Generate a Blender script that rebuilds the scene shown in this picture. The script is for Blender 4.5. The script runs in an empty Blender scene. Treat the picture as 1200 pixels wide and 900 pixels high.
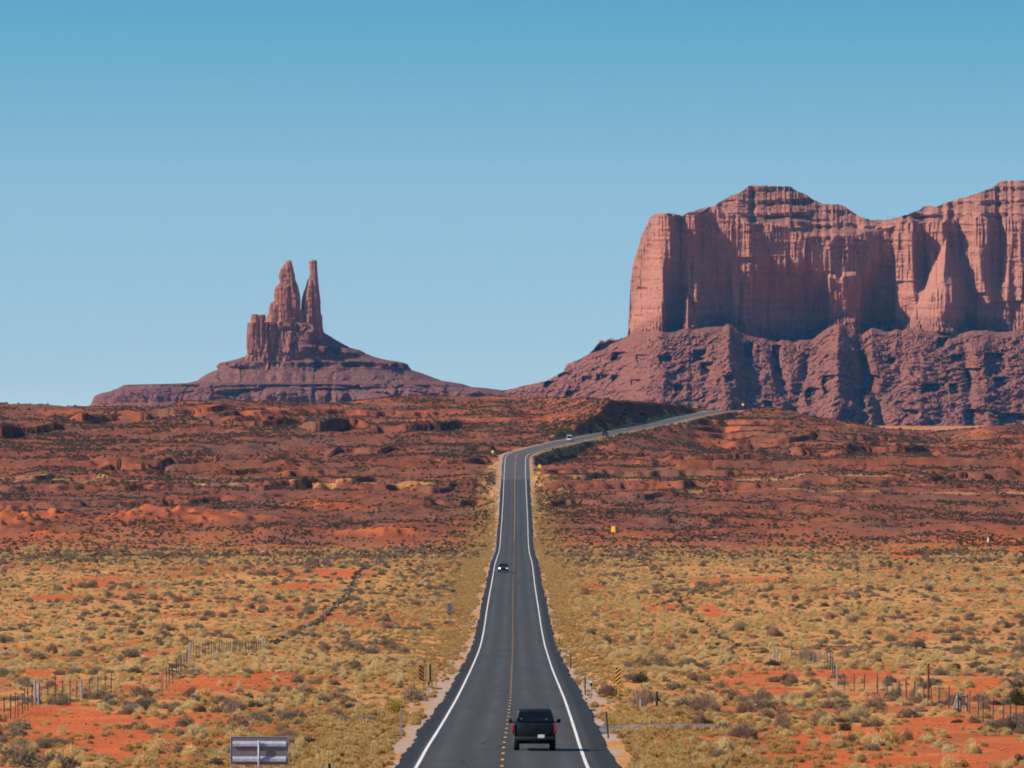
import bpy, bmesh, math, random
import numpy as np
from mathutils import Vector, Matrix

random.seed(7)
RNG = np.random.default_rng(11)
C = bpy.context.scene.collection
SC = bpy.context.scene
R = math.radians

# ----------------------------------------------------------------------------
# camera, sky, sun, exposure
# ----------------------------------------------------------------------------
F = 9000.0          # focal length in pixels of a 1200 px wide frame
HY = 482.0          # row of the true horizon in that frame
cam_d = bpy.data.cameras.new('camera')
cam = bpy.data.objects.new('camera', cam_d); C.objects.link(cam)
cam_d.sensor_width = 36.0
cam_d.lens = 36.0 * F / 1200.0
cam_d.shift_y = (HY - 450.0) / 1200.0
cam_d.clip_start = 1.0; cam_d.clip_end = 60000.0
cam.rotation_euler = (R(90), 0, 0)
SC.camera = cam

SUN_EL, SUN_AZ = 37.0, 13.0       # elevation; degrees behind the pure left
S = Vector((-math.cos(R(SUN_EL)) * math.cos(R(SUN_AZ)), -math.cos(R(SUN_EL)) * math.sin(R(SUN_AZ)), math.sin(R(SUN_EL))))
sun_d = bpy.data.lights.new('sun', 'SUN'); sun_d.energy = 5.0; sun_d.angle = R(0.53); sun_d.color = (1.0, 0.87, 0.72)
sun = bpy.data.objects.new('sun', sun_d); C.objects.link(sun)
sun.rotation_euler = S.to_track_quat('Z', 'Y').to_euler()
sun.location = (0, 0, 50)

AIR = [(0.012, (0.90, 0.83, 0.655)), (0.0934, (1.07, 1.14, 0.865)), (0.175, (0.58, 1.10, 0.92)), (0.6, (0.55, 0.90, 1.05))]      # clear air low down, deeper blue above
W = bpy.data.worlds.new('World'); SC.world = W; W.use_nodes = True
wt = W.node_tree; wt.nodes.clear()
wo = wt.nodes.new('ShaderNodeOutputWorld'); bg = wt.nodes.new('ShaderNodeBackground')
sky = wt.nodes.new('ShaderNodeTexSky'); sky.sky_type = 'NISHITA'; sky.sun_disc = False
sky.sun_elevation = R(SUN_EL); sky.sun_rotation = math.atan2(S.x, S.y) % (2 * math.pi)
sky.altitude = 1600; sky.air_density = 1.0; sky.dust_density = 0.6; sky.ozone_density = 1.0
tc = wt.nodes.new('ShaderNodeTexCoord')
mp = wt.nodes.new('ShaderNodeVectorMath'); mp.operation = 'MULTIPLY_ADD'
mp.inputs[1].default_value = (1, 1, 6.0); mp.inputs[2].default_value = (0, 0, 0.14)
nm = wt.nodes.new('ShaderNodeVectorMath'); nm.operation = 'NORMALIZE'
tint = wt.nodes.new('ShaderNodeMix'); tint.data_type = 'RGBA'; tint.blend_type = 'MULTIPLY'
tint.inputs[0].default_value = 1.0
sxz = wt.nodes.new('ShaderNodeSeparateXYZ'); wt.links.new(tc.outputs['Generated'], sxz.inputs[0])
mrz = wt.nodes.new('ShaderNodeMapRange'); mrz.inputs[2].default_value = 0.30; wt.links.new(sxz.outputs[2], mrz.inputs[0])
air = wt.nodes.new('ShaderNodeValToRGB'); [air.color_ramp.elements.new(0.5) for _ in range(2)]
for el_, (p_, c_) in zip(air.color_ramp.elements, AIR): el_.position = p_; el_.color = (*c_, 1)
wt.links.new(mrz.outputs[0], air.inputs[0]); wt.links.new(air.outputs[0], tint.inputs[7])
wt.links.new(tc.outputs['Generated'], mp.inputs[0]); wt.links.new(mp.outputs[0], nm.inputs[0])
wt.links.new(nm.outputs[0], sky.inputs[0])
wt.links.new(sky.outputs[0], tint.inputs[6]); wt.links.new(tint.outputs[2], bg.inputs[0])
bg.inputs[1].default_value = 0.15
wt.links.new(bg.outputs[0], wo.inputs[0])

SC.view_settings.view_transform = 'Standard'; SC.view_settings.look = 'None'
SC.view_settings.exposure = 0.45; SC.view_settings.gamma = 1.0; SC.view_settings.use_curve_mapping = False
SC.cycles.use_denoising = True
SC.cycles.use_adaptive_sampling = False
SC.cycles.max_bounces = 4; SC.cycles.diffuse_bounces = 1; SC.cycles.glossy_bounces = 2
SC.cycles.transmission_bounces = 2; SC.cycles.volume_bounces = 0; SC.cycles.transparent_max_bounces = 8
SC.cycles.use_light_tree = False
SC.cycles.filter_width = 1.8

# ----------------------------------------------------------------------------
# numeric helpers
# ----------------------------------------------------------------------------
def _hash(ix, iy, iz, seed):
    h = (ix.astype(np.int64) * 374761393 + iy.astype(np.int64) * 668265263 + iz.astype(np.int64) * 2147483647 + seed * 974634521) & 0xFFFFFFFF
    h = ((h ^ (h >> 13)) * 1274126177) & 0xFFFFFFFF
    h = ((h ^ (h >> 16)) * 2246822519) & 0xFFFFFFFF
    return ((h ^ (h >> 15)) & 0xFFFFFF) / float(0xFFFFFF)

def vnoise(x, y, z=None, seed=0):
    """value noise in -1..1"""
    x = np.asarray(x, float); y = np.asarray(y, float)
    x, y = np.broadcast_arrays(x, y)
    ix = np.floor(x); iy = np.floor(y); fx = x - ix; fy = y - iy
    fx = fx * fx * fx * (fx * (fx * 6 - 15) + 10); fy = fy * fy * fy * (fy * (fy * 6 - 15) + 10)
    ix = ix.astype(np.int64); iy = iy.astype(np.int64)
    def plane(iz):
        a = _hash(ix, iy, iz, seed); b = _hash(ix + 1, iy, iz, seed)
        c = _hash(ix, iy + 1, iz, seed); d = _hash(ix + 1, iy + 1, iz, seed)
        return (a + (b - a) * fx) * (1 - fy) + (c + (d - c) * fx) * fy
    if z is None:
        return plane(np.zeros_like(ix)) * 2 - 1
    z = np.broadcast_to(np.asarray(z, float), x.shape)
    iz = np.floor(z); fz = z - iz; fz = fz * fz * (3 - 2 * fz); iz = iz.astype(np.int64)
    return (plane(iz) * (1 - fz) + plane(iz + 1) * fz) * 2 - 1

def fbm(x, y, z=None, seed=0, octv=4, gain=0.5):
    a = 1.0; s = 0.0; t = 0.0; k = 1.0
    for i in range(octv):
        s = s + a * vnoise(x * k + 17.3 * i, y * k - 9.1 * i, None if z is None else z * k, seed + i)
        t += a; a *= gain; k *= 2.03
    return s / t

def sstep(a, b, x):
    t = np.clip((x - a) / (b - a), 0, 1)
    return t * t * (3 - 2 * t)

class Pchip:
    def __init__(s, x, y):
        s.x = np.array(x, float); s.y = np.array(y, float)
        h = np.diff(s.x); dl = np.diff(s.y) / h
        m = np.zeros_like(s.x); m[0] = dl[0]; m[-1] = dl[-1]
        for i in range(1, len(m) - 1):
            if dl[i - 1] * dl[i] > 0:
                w1 = 2 * h[i] + h[i - 1]; w2 = h[i] + 2 * h[i - 1]
                m[i] = (w1 + w2) / (w1 / dl[i - 1] + w2 / dl[i])
        s.m = m
    def __call__(s, q):
        q = np.clip(np.asarray(q, float), s.x[0], s.x[-1])
        i = np.clip(np.searchsorted(s.x, q) - 1, 0, len(s.x) - 2)
        h = s.x[i + 1] - s.x[i]; t = (q - s.x[i]) / h
        return ((1 + 2 * t) * (1 - t) ** 2 * s.y[i] + t * (1 - t) ** 2 * h * s.m[i]
                + t * t * (3 - 2 * t) * s.y[i + 1] + t * t * (t - 1) * h * s.m[i + 1])

# ----------------------------------------------------------------------------
# scene helpers
# ----------------------------------------------------------------------------
def mesh_np(name, V, Fq, mats=(), smooth=False):
    me = bpy.data.meshes.new(name)
    V = np.asarray(V, np.float32); Fq = np.asarray(Fq, np.int32)
    nv, nf, k = len(V), len(Fq), Fq.shape[1]
    me.vertices.add(nv); me.vertices.foreach_set('co', V.ravel())
    me.loops.add(nf * k); me.loops.foreach_set('vertex_index', Fq.ravel())
    me.polygons.add(nf); me.polygons.foreach_set('loop_start', np.arange(0, nf * k, k, dtype=np.int32))
    try: me.polygons.foreach_set('loop_total', np.full(nf, k, np.int32))
    except Exception: pass
    me.polygons.foreach_set('use_smooth', np.full(nf, smooth, bool))
    for m in mats: me.materials.append(m)
    me.update(calc_edges=True)
    return me

def tag(o, label=None, cat=None, group=None, kind=None):
    if label: o['label'] = label
    if cat: o['category'] = cat
    if group: o['group'] = group
    if kind: o['kind'] = kind
    return o

def link(o, parent=None):
    C.objects.link(o)
    if parent: o.parent = parent
    return o

def empty(name, loc, rz=0.0):
    o = bpy.data.objects.new(name, None); o.location = loc; o.rotation_euler = (0, 0, rz); o.empty_display_size = 0.3
    return link(o)

class MB:
    """collects shapes into one bmesh"""
    def __init__(s): s.bm = bmesh.new()
    def box(s, x0, x1, y0, y1, z0, z1, bev=0.0, taper=0.0):
        vs = [s.bm.verts.new(p) for p in ((x0, y0, z0), (x1, y0, z0), (x1, y1, z0), (x0, y1, z0),
              (x0 + taper, y0 + taper, z1), (x1 - taper, y0 + taper, z1), (x1 - taper, y1 - taper, z1), (x0 + taper, y1 - taper, z1))]
        fs = [s.bm.faces.new([vs[i] for i in f]) for f in ((3, 2, 1, 0), (4, 5, 6, 7), (0, 1, 5, 4), (1, 2, 6, 5), (2, 3, 7, 6), (3, 0, 4, 7))]
        if bev > 0:
            es = set(e for f in fs for e in f.edges)
            bmesh.ops.bevel(s.bm, geom=list(es), offset=bev, segments=2, affect='EDGES', profile=0.5)
        return s
    def prism(s, prof, wf, bev=0.0, xc=0.0):
        """side outline (y,z) given width by wf(y,z)"""
        L = [s.bm.verts.new((xc - wf(y, z), y, z)) for y, z in prof]
        Rr = [s.bm.verts.new((xc + wf(y, z), y, z)) for y, z in prof]
        n = len(prof); fs = []
        for i in range(n):
            j = (i + 1) % n
            fs.append(s.bm.faces.new((L[i], L[j], Rr[j], Rr[i])))
        a = s.bm.faces.new(L[::-1]); b = s.bm.faces.new(Rr)
        es = set(e for f in fs + [a, b] for e in f.edges)
        if bev > 0:
            bmesh.ops.bevel(s.bm, geom=list(es), offset=bev, segments=2, affect='EDGES', profile=0.5, clamp_overlap=True)
        return s
    def tube(s, p, q, r0, r1=None, n=8, cap=True):
        r1 = r0 if r1 is None else r1
        p = Vector(p); q = Vector(q); ax = (q - p).normalized()
        u = ax.orthogonal().normalized(); v = ax.cross(u)
        A = [s.bm.verts.new(p + (u * math.cos(2 * math.pi * i / n) + v * math.sin(2 * math.pi * i / n)) * r0) for i in range(n)]
        B = [s.bm.verts.new(q + (u * math.cos(2 * math.pi * i / n) + v * math.sin(2 * math.pi * i / n)) * r1) for i in range(n)]
        for i in range(n):
            j = (i + 1) % n; s.bm.faces.new((A[i], A[j], B[j], B[i]))
        if cap: s.bm.faces.new(A[::-1]); s.bm.faces.new(B)
        return s
    def lathe_x(s, prof, n=24, x=0, y=0, z=0):
        """prof (dx, r) round an axle along x"""
        rings = [[s.bm.verts.new((x + dx, y + r * math.cos(2 * math.pi * i / n), z + r * math.sin(2 * math.pi * i / n))) for i in range(n)] for dx, r in prof]
        for a, b in zip(rings, rings[1:]):
            for i in range(n):
                j = (i + 1) % n; s.bm.faces.new((a[i], a[j], b[j], b[i]))
        s.bm.faces.new(rings[0][::-1]); s.bm.faces.new(rings[-1])
        return s
    def poly(s, pts, th):
        """flat outline in 3-D given a thickness vector"""
        th = Vector(th)
        A = [s.bm.verts.new(p) for p in pts]; B = [s.bm.verts.new(Vector(p) + th) for p in pts]
        n = len(pts); s.bm.faces.new(A[::-1]); s.bm.faces.new(B)
        for i in range(n):
            j = (i + 1) % n; s.bm.faces.new((A[i], A[j], B[j], B[i]))
        return s
    def build(s, name, mat, parent=None, smooth=False):
        bmesh.ops.recalc_face_normals(s.bm, faces=s.bm.faces)
        me = bpy.data.meshes.new(name); s.bm.to_mesh(me); s.bm.free()
        me.materials.append(mat)
        if smooth:
            me.polygons.foreach_set('use_smooth', [True] * len(me.polygons))
        return link(bpy.data.objects.new(name, me), parent)

# ----------------------------------------------------------------------------
# materials
# ----------------------------------------------------------------------------
class NT:
    def __init__(s, name, rough=0.9, spec=0.2):
        s.m = bpy.data.materials.new(name); s.m.use_nodes = True
        s.t = s.m.node_tree; s.b = s.t.nodes['Principled BSDF']
        s.b.inputs['Roughness'].default_value = rough
        s.b.inputs['Specular IOR Level'].default_value = spec
    def n(s, typ, **kw):
        nd = s.t.nodes.new(typ)
        for k, v in kw.items(): setattr(nd, k, v)
        return nd
    def l(s, a, b): s.t.links.new(a, b)
    def pos(s):
        g = s.n('ShaderNodeNewGeometry'); return g.outputs['Position']
    def scale(s, vec, sc):
        v = s.n('ShaderNodeVectorMath', operation='MULTIPLY'); s.l(vec, v.inputs[0]); v.inputs[1].default_value = sc; return v.outputs[0]
    def noise(s, vec, sc, det=4, rough=0.55, dist=0.0):
        q = s.n('ShaderNodeTexNoise'); s.l(vec, q.inputs['Vector']); q.inputs['Scale'].default_value = sc
        q.inputs['Detail'].default_value = det; q.inputs['Roughness'].default_value = rough; q.inputs['Distortion'].default_value = dist
        return q.outputs[0]
    def ramp(s, val, stops):
        r = s.n('ShaderNodeValToRGB'); e = r.color_ramp.elements
        while len(e) < len(stops): e.new(0.5)
        for el, (p, c) in zip(e, stops): el.position = p; el.color = (*c, 1) if len(c) == 3 else c
        s.l(val, r.inputs[0]); return r.outputs[0]
    def mix(s, f, a, b, mode='MIX'):
        m = s.n('ShaderNodeMix', data_type='RGBA', blend_type=mode)
        for v, i in ((f, 0), (a, 6), (b, 7)):
            if isinstance(v, (int, float)): m.inputs[i].default_value = v
            elif isinstance(v, tuple): m.inputs[i].default_value = (*v, 1)
            else: s.l(v, m.inputs[i])
        return m.outputs[2]
    def math(s, op, a, b=0.0, clamp=False):
        m = s.n('ShaderNodeMath', operation=op); m.use_clamp = clamp
        for v, i in ((a, 0), (b, 1)):
            if isinstance(v, (int, float)): m.inputs[i].default_value = v
            else: s.l(v, m.inputs[i])
        return m.outputs[0]
    def mapr(s, v, a, b, c=0.0, d=1.0):
        m = s.n('ShaderNodeMapRange'); s.l(v, m.inputs[0])
        for i, q in enumerate((a, b, c, d)): m.inputs[1 + i].default_value = q
        return m.outputs[0]
    def color(s, c):
        if isinstance(c, tuple): s.b.inputs['Base Color'].default_value = (*c, 1)
        else: s.l(c, s.b.inputs['Base Color'])
        return s
    def bump(s, h, strength, dist):
        b = s.n('ShaderNodeBump'); b.inputs['Strength'].default_value = strength; b.inputs['Distance'].default_value = dist
        s.l(h, b.inputs['Height']); s.l(b.outputs[0], s.b.inputs['Normal']); return s

def worn(name, col, rough=0.6, spec=0.3, metal=0.0, amt=0.25, sc=6.0):
    q = NT(name, rough, spec); q.b.inputs['Metallic'].default_value = metal
    o = q.n('ShaderNodeTexCoord')
    nz = q.noise(o.outputs['Object'], sc, 5, 0.6)
    lo = tuple(v * (1 - amt) for v in col); hi = tuple(min(1, v * (1 + amt)) for v in col)
    q.color(q.ramp(nz, [(0.3, lo), (0.7, hi)]))
    return q.m

def bush_mat(name, cols, rough=0.95):
    """foliage: every plant its own tone, and leaves vary a little inside it"""
    q = NT(name, rough, 0.05)
    oi = q.n('ShaderNodeObjectInfo'); c1 = q.ramp(oi.outputs['Random'], [(i / (len(cols) - 1), c) for i, c in enumerate(cols)])
    g = q.n('ShaderNodeNewGeometry')
    v = q.mapr(g.outputs['Random Per Island'], 0, 1, 0.74, 1.2)
    cc = q.n('ShaderNodeCombineColor'); [q.l(v, cc.inputs[i]) for i in range(3)]
    q.color(q.mix(1.0, c1, cc.outputs[0], 'MULTIPLY'))
    tr = q.n('ShaderNodeBsdfTranslucent'); q.l(q.b.inputs['Base Color'].links[0].from_socket, tr.inputs[0])
    mx = q.n('ShaderNodeMixShader'); mx.inputs[0].default_value = 0.48
    q.l(q.b.outputs[0], mx.inputs[1]); q.l(tr.outputs[0], mx.inputs[2]); q.l(mx.outputs[0], q.t.nodes['Material Output'].inputs[0])
    return q.m

M = {}
# soil: red-orange sand, straw litter, roadside gravel and bare washes by zone
q = NT('soil', 0.95, 0.1); P = q.pos()
flat = q.scale(P, (1, 0.35, 1))
big = q.noise(flat, 0.035, 5, 0.6); mid = q.noise(flat, 0.22, 5, 0.65); fine = q.noise(P, 1.7, 4, 0.7); med = q.noise(P, 0.7, 4, 0.6)
soil = q.ramp(big, [(0.3, (0.30, 0.072, 0.020)), (0.5, (0.42, 0.105, 0.030)), (0.72, (0.53, 0.155, 0.052))])
soil = q.mix(q.mapr(mid, 0.5, 0.72), soil, (0.24, 0.082, 0.04))
soil = q.mix(q.mapr(fine, 0.52, 0.75, 0, 0.55), soil, (0.17, 0.075, 0.05))
at = q.n('ShaderNodeAttribute', attribute_name='zone'); sep = q.n('ShaderNodeSeparateColor'); q.l(at.outputs[0], sep.inputs[0])
hill = q.ramp(mid, [(0.30, (0.10, 0.036, 0.020)), (0.52, (0.205, 0.058, 0.027)), (0.75, (0.37, 0.10, 0.040))])
hill = q.mix(q.mapr(big, 0.46, 0.62, 0, 0.75), hill, (0.14, 0.072, 0.047))
hill = q.mix(q.mapr(med, 0.55, 0.7, 0, 0.65), hill, (0.10, 0.055, 0.04))
col = q.mix(sep.outputs[2], soil, hill)
straw = q.ramp(med, [(0.30, (0.36, 0.15, 0.045)), (0.5, (0.50, 0.27, 0.085)), (0.7, (0.66, 0.42, 0.16))])
col = q.mix(sep.outputs[1], col, straw)
grav = q.ramp(fine, [(0.3, (0.26, 0.175, 0.13)), (0.65, (0.48, 0.35, 0.27))])
col = q.mix(sep.outputs[0], col, grav)
at2 = q.n('ShaderNodeAttribute', attribute_name='bare')
bcol = q.ramp(mid, [(0.35, (0.42, 0.090, 0.021)), (0.65, (0.55, 0.135, 0.038))])
spk2 = q.noise(q.scale(P, (1.0, 0.22, 1)), 3.2, 3, 0.7); bcol = q.mix(q.mapr(spk2, 0.52, 0.68, 0, 0.65), bcol, (0.20, 0.055, 0.024)); bcol = q.mix(q.mapr(fine, 0.5, 0.68, 0, 0.5), bcol, (0.25, 0.062, 0.022)); bcol = q.mix(q.mapr(med, 0.55, 0.72, 0, 0.5), bcol, (0.60, 0.20, 0.08))
col = q.mix(at2.outputs['Fac'], col, bcol)
q.color(col); q.bump(fine, 0.5, 0.25); M['soil'] = q.m

q = NT('asphalt', 0.85, 0.25); P = q.pos()
at = q.n('ShaderNodeAttribute', attribute_name='lane'); sep = q.n('ShaderNodeSeparateColor'); q.l(at.outputs[0], sep.inputs[0])
strk = q.noise(q.scale(P, (1.6, 0.012, 1)), 1.0, 4, 0.6); ag = q.noise(P, 9.0, 3, 0.7); pt = q.noise(q.scale(P, (0.5, 0.03, 1)), 1.0, 3, 0.5)
lane = q.ramp(strk, [(0.3, (0.030, 0.0295, 0.028)), (0.7, (0.047, 0.0455, 0.0425))])
lane = q.mix(q.mapr(pt, 0.5, 0.7, 0, 0.35), lane, (0.030, 0.032, 0.034))
lane = q.mix(q.mapr(ag, 0.4, 0.7, 0, 0.4), lane, (0.058, 0.057, 0.056))
old = q.ramp(strk, [(0.3, (0.060, 0.057, 0.056)), (0.7, (0.090, 0.085, 0.082))])
lane = q.mix(q.math('MULTIPLY', sep.outputs[2], q.mapr(pt, 0.35, 0.65, 0.25, 0.9)), lane, (0.070, 0.067, 0.062))
vo = q.n('ShaderNodeTexVoronoi', feature='DISTANCE_TO_EDGE'); q.l(q.scale(q.pos(), (0.35, 0.06, 1)), vo.inputs['Vector']); vo.inputs['Scale'].default_value = 1.0
crk = q.math('MULTIPLY', q.mapr(vo.outputs[0], 0.012, 0.03, 1, 0), q.mapr(q.noise(q.scale(P, (0.2, 0.01, 1)), 1.0, 2), 0.5, 0.6))
lane = q.mix(q.math('MULTIPLY', crk, 0.7), lane, (0.014, 0.014, 0.015))
lane = q.mix(sep.outputs[1], lane, old)
lane = q.mix(sep.outputs[0], lane, (0.015, 0.016, 0.017))
q.color(lane); q.bump(ag, 0.3, 0.02); M['asphalt'] = q.m

q = NT('old_asphalt', 0.9, 0.2); q.color(q.ramp(q.noise(q.scale(q.pos(), (0.6, 0.2, 1)), 1.0, 5, 0.65), [(0.3, (0.10, 0.092, 0.088)), (0.7, (0.19, 0.172, 0.162))])); M['old_asphalt'] = q.m

def paint(name, c, wear):
    q = NT(name, 0.7, 0.3); nz = q.noise(q.scale(q.pos(), (6, 0.8, 1)), 1.0, 4, 0.7)
    q.color(q.ramp(nz, [(0.0, tuple(v * wear for v in c)), (0.40, tuple(v * 0.85 for v in c)), (0.6, c)])); return q.m
M['white_paint'] = paint('white_paint', (0.72, 0.68, 0.63), 0.22)
M['yellow_paint'] = paint('yellow_paint', (0.58, 0.28, 0.025), 0.4)

def rock_mat(name, hi, lo, band_sc, dark, talus):
    q = NT(name, 0.95, 0.08); P = q.pos()
    wob = q.noise(q.scale(P, (0.004, 0.004, 0.004)), 1.0, 3)
    sx = q.n('ShaderNodeSeparateXYZ'); q.l(P, sx.inputs[0])
    zz = q.math('ADD', sx.outputs[2], q.math('MULTIPLY', wob, 18.0))
    cz = q.n('ShaderNodeCombineXYZ'); q.l(zz, cz.inputs[2])
    band = q.noise(cz.outputs[0], band_sc, 5, 0.75)
    fl = q.noise(q.scale(P, (0.05, 0.05, 0.007)), 1.0, 5, 0.6)
    sp = q.noise(P, 0.11, 5, 0.7); spk = q.noise(P, 0.28, 3, 0.7)
    c = q.ramp(band, [(0.32, lo), (0.55, hi)])
    c = q.mix(q.mapr(fl, 0.54, 0.75, 0, 0.2), c, dark)
    c = q.mix(q.mapr(sp, 0.45, 0.7, 0, 0.35), c, tuple(v * 1.25 for v in hi))
    at = q.n('ShaderNodeAttribute', attribute_name='talus')
    tcx = q.ramp(spk, [(0.36, tuple(v * 0.45 for v in talus)), (0.5, talus), (0.66, tuple(v * 1.45 for v in talus))])
    tcx = q.mix(q.mapr(band, 0.52, 0.6, 0, 0.45), tcx, tuple(v * 0.62 for v in talus))
    tcx = q.mix(q.mapr(sp, 0.55, 0.68, 0, 0.6), tcx, (0.105, 0.085, 0.062))
    q.color(q.mix(at.outputs['Fac'], c, tcx)); q.bump(sp, 0.6, 6.0)
    return q.m
M['mesa_rock'] = rock_mat('mesa_rock', (0.385, 0.165, 0.112), (0.30, 0.125, 0.087), 0.10, (0.20, 0.085, 0.065), (0.215, 0.080, 0.056))
M['butte_rock'] = rock_mat('butte_rock', (0.36, 0.15, 0.095), (0.22, 0.09, 0.066), 0.13, (0.17, 0.07, 0.055), (0.18, 0.074, 0.06))

M['sage'] = bush_mat('sage_leaves', [(0.26, 0.20, 0.13), (0.34, 0.265, 0.17), (0.22, 0.175, 0.12), (0.38, 0.30, 0.20)])
M['rabbit'] = bush_mat('rabbitbrush_leaves', [(0.75, 0.55, 0.23), (0.83, 0.63, 0.30), (0.77, 0.50, 0.17), (0.63, 0.50, 0.24), (0.82, 0.64, 0.35)])
M['dead'] = bush_mat('dead_twigs', [(0.32, 0.205, 0.14), (0.38, 0.26, 0.18), (0.26, 0.17, 0.12)])
M['dark'] = bush_mat('dark_leaves', [(0.115, 0.098, 0.068), (0.16, 0.13, 0.09), (0.09, 0.08, 0.058)])
M['juniper'] = bush_mat('juniper_leaves', [(0.095, 0.095, 0.030), (0.11, 0.105, 0.035)])
M['grass'] = bush_mat('grass_blades', [(0.56, 0.36, 0.12), (0.66, 0.46, 0.18), (0.50, 0.29, 0.10), (0.70, 0.54, 0.26)])
M['hill'] = bush_mat('hill_leaves', [(0.115, 0.088, 0.060), (0.17, 0.125, 0.085), (0.095, 0.074, 0.054), (0.26, 0.18, 0.10)])
M['olive'] = bush_mat('olive_leaves', [(0.36, 0.28, 0.05), (0.40, 0.31, 0.06)])

M['galv'] = worn('galvanised_steel', (0.30, 0.31, 0.33), 0.6, 0.3, 0.2)
M['alu_back'] = worn('aluminium_panel', (0.165, 0.172, 0.20), 0.6, 0.35, 0.0, 0.12, 2.0)
M['alu_rib'] = worn('aluminium_rib', (0.36, 0.42, 0.52), 0.5, 0.4, 0.0)
M['yellow_post'] = worn('yellow_post', (0.62, 0.38, 0.04), 0.6)
M['yellow_sheet'] = worn('yellow_sheeting', (0.70, 0.42, 0.03), 0.55, 0.35, 0, 0.08)
M['orange_sheet'] = worn('amber_sheeting', (0.85, 0.42, 0.055), 0.55, 0.35, 0, 0.08)
M['rust_sheet'] = worn('faded_orange_sheeting', (0.42, 0.13, 0.03), 0.6, 0.3, 0, 0.1)
M['black_sheet'] = worn('black_sheeting', (0.012, 0.014, 0.016), 0.5)
M['steel_dark'] = worn('dark_steel_post', (0.055, 0.06, 0.065), 0.7)
M['weathered'] = worn('weathered_wood', (0.25, 0.22, 0.19), 0.9, 0.1, 0, 0.35, 9)
M['wood_dark'] = worn('dark_wood', (0.05, 0.045, 0.04), 0.9, 0.1, 0, 0.35, 9)
M['rust'] = worn('rusty_pole', (0.13, 0.05, 0.045), 0.8, 0.15, 0, 0.35, 4)
M['white_obj'] = worn('white_plastic', (0.78, 0.76, 0.73), 0.6, 0.3, 0, 0.06)
M['grey_panel'] = worn('grey_panel', (0.15, 0.165, 0.19), 0.6, 0.3, 0.1, 0.15)
M['blue_panel'] = worn('dark_blue_panel', (0.02, 0.045, 0.075), 0.5, 0.3, 0, 0.15)

def car_paint(name, c, rough=0.28):
    q = NT(name, rough, 0.3); o = q.n('ShaderNodeTexCoord'); nz = q.noise(o.outputs['Object'], 3.0, 4)
    q.color(q.ramp(nz, [(0.3, c), (0.75, tuple(v * 1.2 + 0.006 for v in c))]))
    q.l(q.mapr(nz, 0.3, 0.7, rough, rough + 0.2), q.b.inputs['Roughness']); return q.m
M['black_car'] = car_paint('black_car_paint', (0.006, 0.008, 0.010), 0.3)
M['teal_car'] = car_paint('dark_car_paint', (0.012, 0.024, 0.030), 0.35)
M['silver_car'] = car_paint('silver_car_paint', (0.55, 0.57, 0.60), 0.35)
M['glass'] = car_paint('dark_glass', (0.004, 0.006, 0.008), 0.08)
M['rubber'] = worn('tyre_rubber', (0.012, 0.012, 0.012), 0.9)
M['rim'] = worn('wheel_rim', (0.25, 0.25, 0.26), 0.4, 0.5, 0.7)
M['trim'] = worn('black_trim', (0.012, 0.013, 0.014), 0.6)
M['red_lens'] = worn('red_lens', (0.42, 0.010, 0.014), 0.25, 0.5, 0, 0.05)
M['chrome'] = worn('dark_chrome', (0.035, 0.037, 0.04), 0.45, 0.3, 0.5)
M['plate'] = worn('plate_sheet', (0.80, 0.78, 0.70), 0.5, 0.3, 0, 0.05)
q = NT('lit_headlight', 0.2, 0.5); q.color((0.8, 0.8, 0.75)); q.b.inputs['Emission Color'].default_value = (1, 0.96, 0.86, 1); q.b.inputs['Emission Strength'].default_value = 3.0
M['headlamp'] = q.m
q = NT('dim_headlight', 0.2, 0.5); q.color((0.6, 0.62, 0.6)); q.b.inputs['Emission Color'].default_value = (0.8, 1.0, 0.95, 1); q.b.inputs['Emission Strength'].default_value = 0.5
M['headlamp_dim'] = q.m

# ----------------------------------------------------------------------------
# the road's line and the terrain
# ----------------------------------------------------------------------------
_pw = [(900, 202), (878.7, 182), (856, 160.6), (837.3, 143.3), (817, 124.7), (802, 111), (785, 96), (770, 84.5), (755.6, 75.1), (742, 69.2), (733.3, 66.2),
       (715.6, 60.9), (697.8, 55.1), (680, 49.3), (666.7, 45.7), (660, 43.3), (656.7, 41.4), (652.7, 39.0), (647.3, 35.8), (640, 33.7), (630, 32.4),
       (620, 31.5), (610, 30.2), (600, 29.2), (580, 27), (570, 26.3), (562, 25.5), (550, 24.5), (542, 24.1)]
_d = [7.3 * F / w for _, w in _pw]
_z = [-(p - HY) * d / F for (p, _), d in zip(_pw, _d)]
_far = [(604, 538, 2745), (606, 533.5, 2778), (613, 530, 2815), (624, 527, 2845), (636.5, 523.5, 2878), (650, 520.2, 2912), (668, 516.2, 2965), (690, 512, 3035),
        (710, 508, 3100), (730, 504.3, 3160), (752, 500.3, 3230), (775, 495.5, 3300), (795, 490.6, 3365), (815, 486.5, 3430), (832, 483.4, 3480), (850, 481.2, 3530), (872, 480.6, 3590)]
dz = [(-400, 14.0), (-100, 2.2), (0, -1.9), (150, -8.6), (270, -13.4)] + list(zip(_d, _z)) + [(d, -(p - HY) * d / F) for _, p, d in _far] + [(3700, -0.6), (3800, -3), (3900, -6.5), (4300, -18), (16000, -18)]
ROADZ = Pchip([a for a, _ in dz], [b for _, b in dz])
xr = [(-400, -0.5), (325, -0.43), (361, -0.40), (409, -0.295), (458, -0.2), (527, -0.1), (684, -0.03), (875, 0.08), (1180, 0.12), (1438, 0.28), (1950, 0.55), (2250, 0.82), (2690, 1.05)]
xr += [(d, (p - 600) * d / F) for p, _, d in _far] + [(3700, 128), (3900, 168), (4300, 260), (16000, 2600)]
ROADX = Pchip([a for a, _ in xr], [b for _, b in xr])

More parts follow.
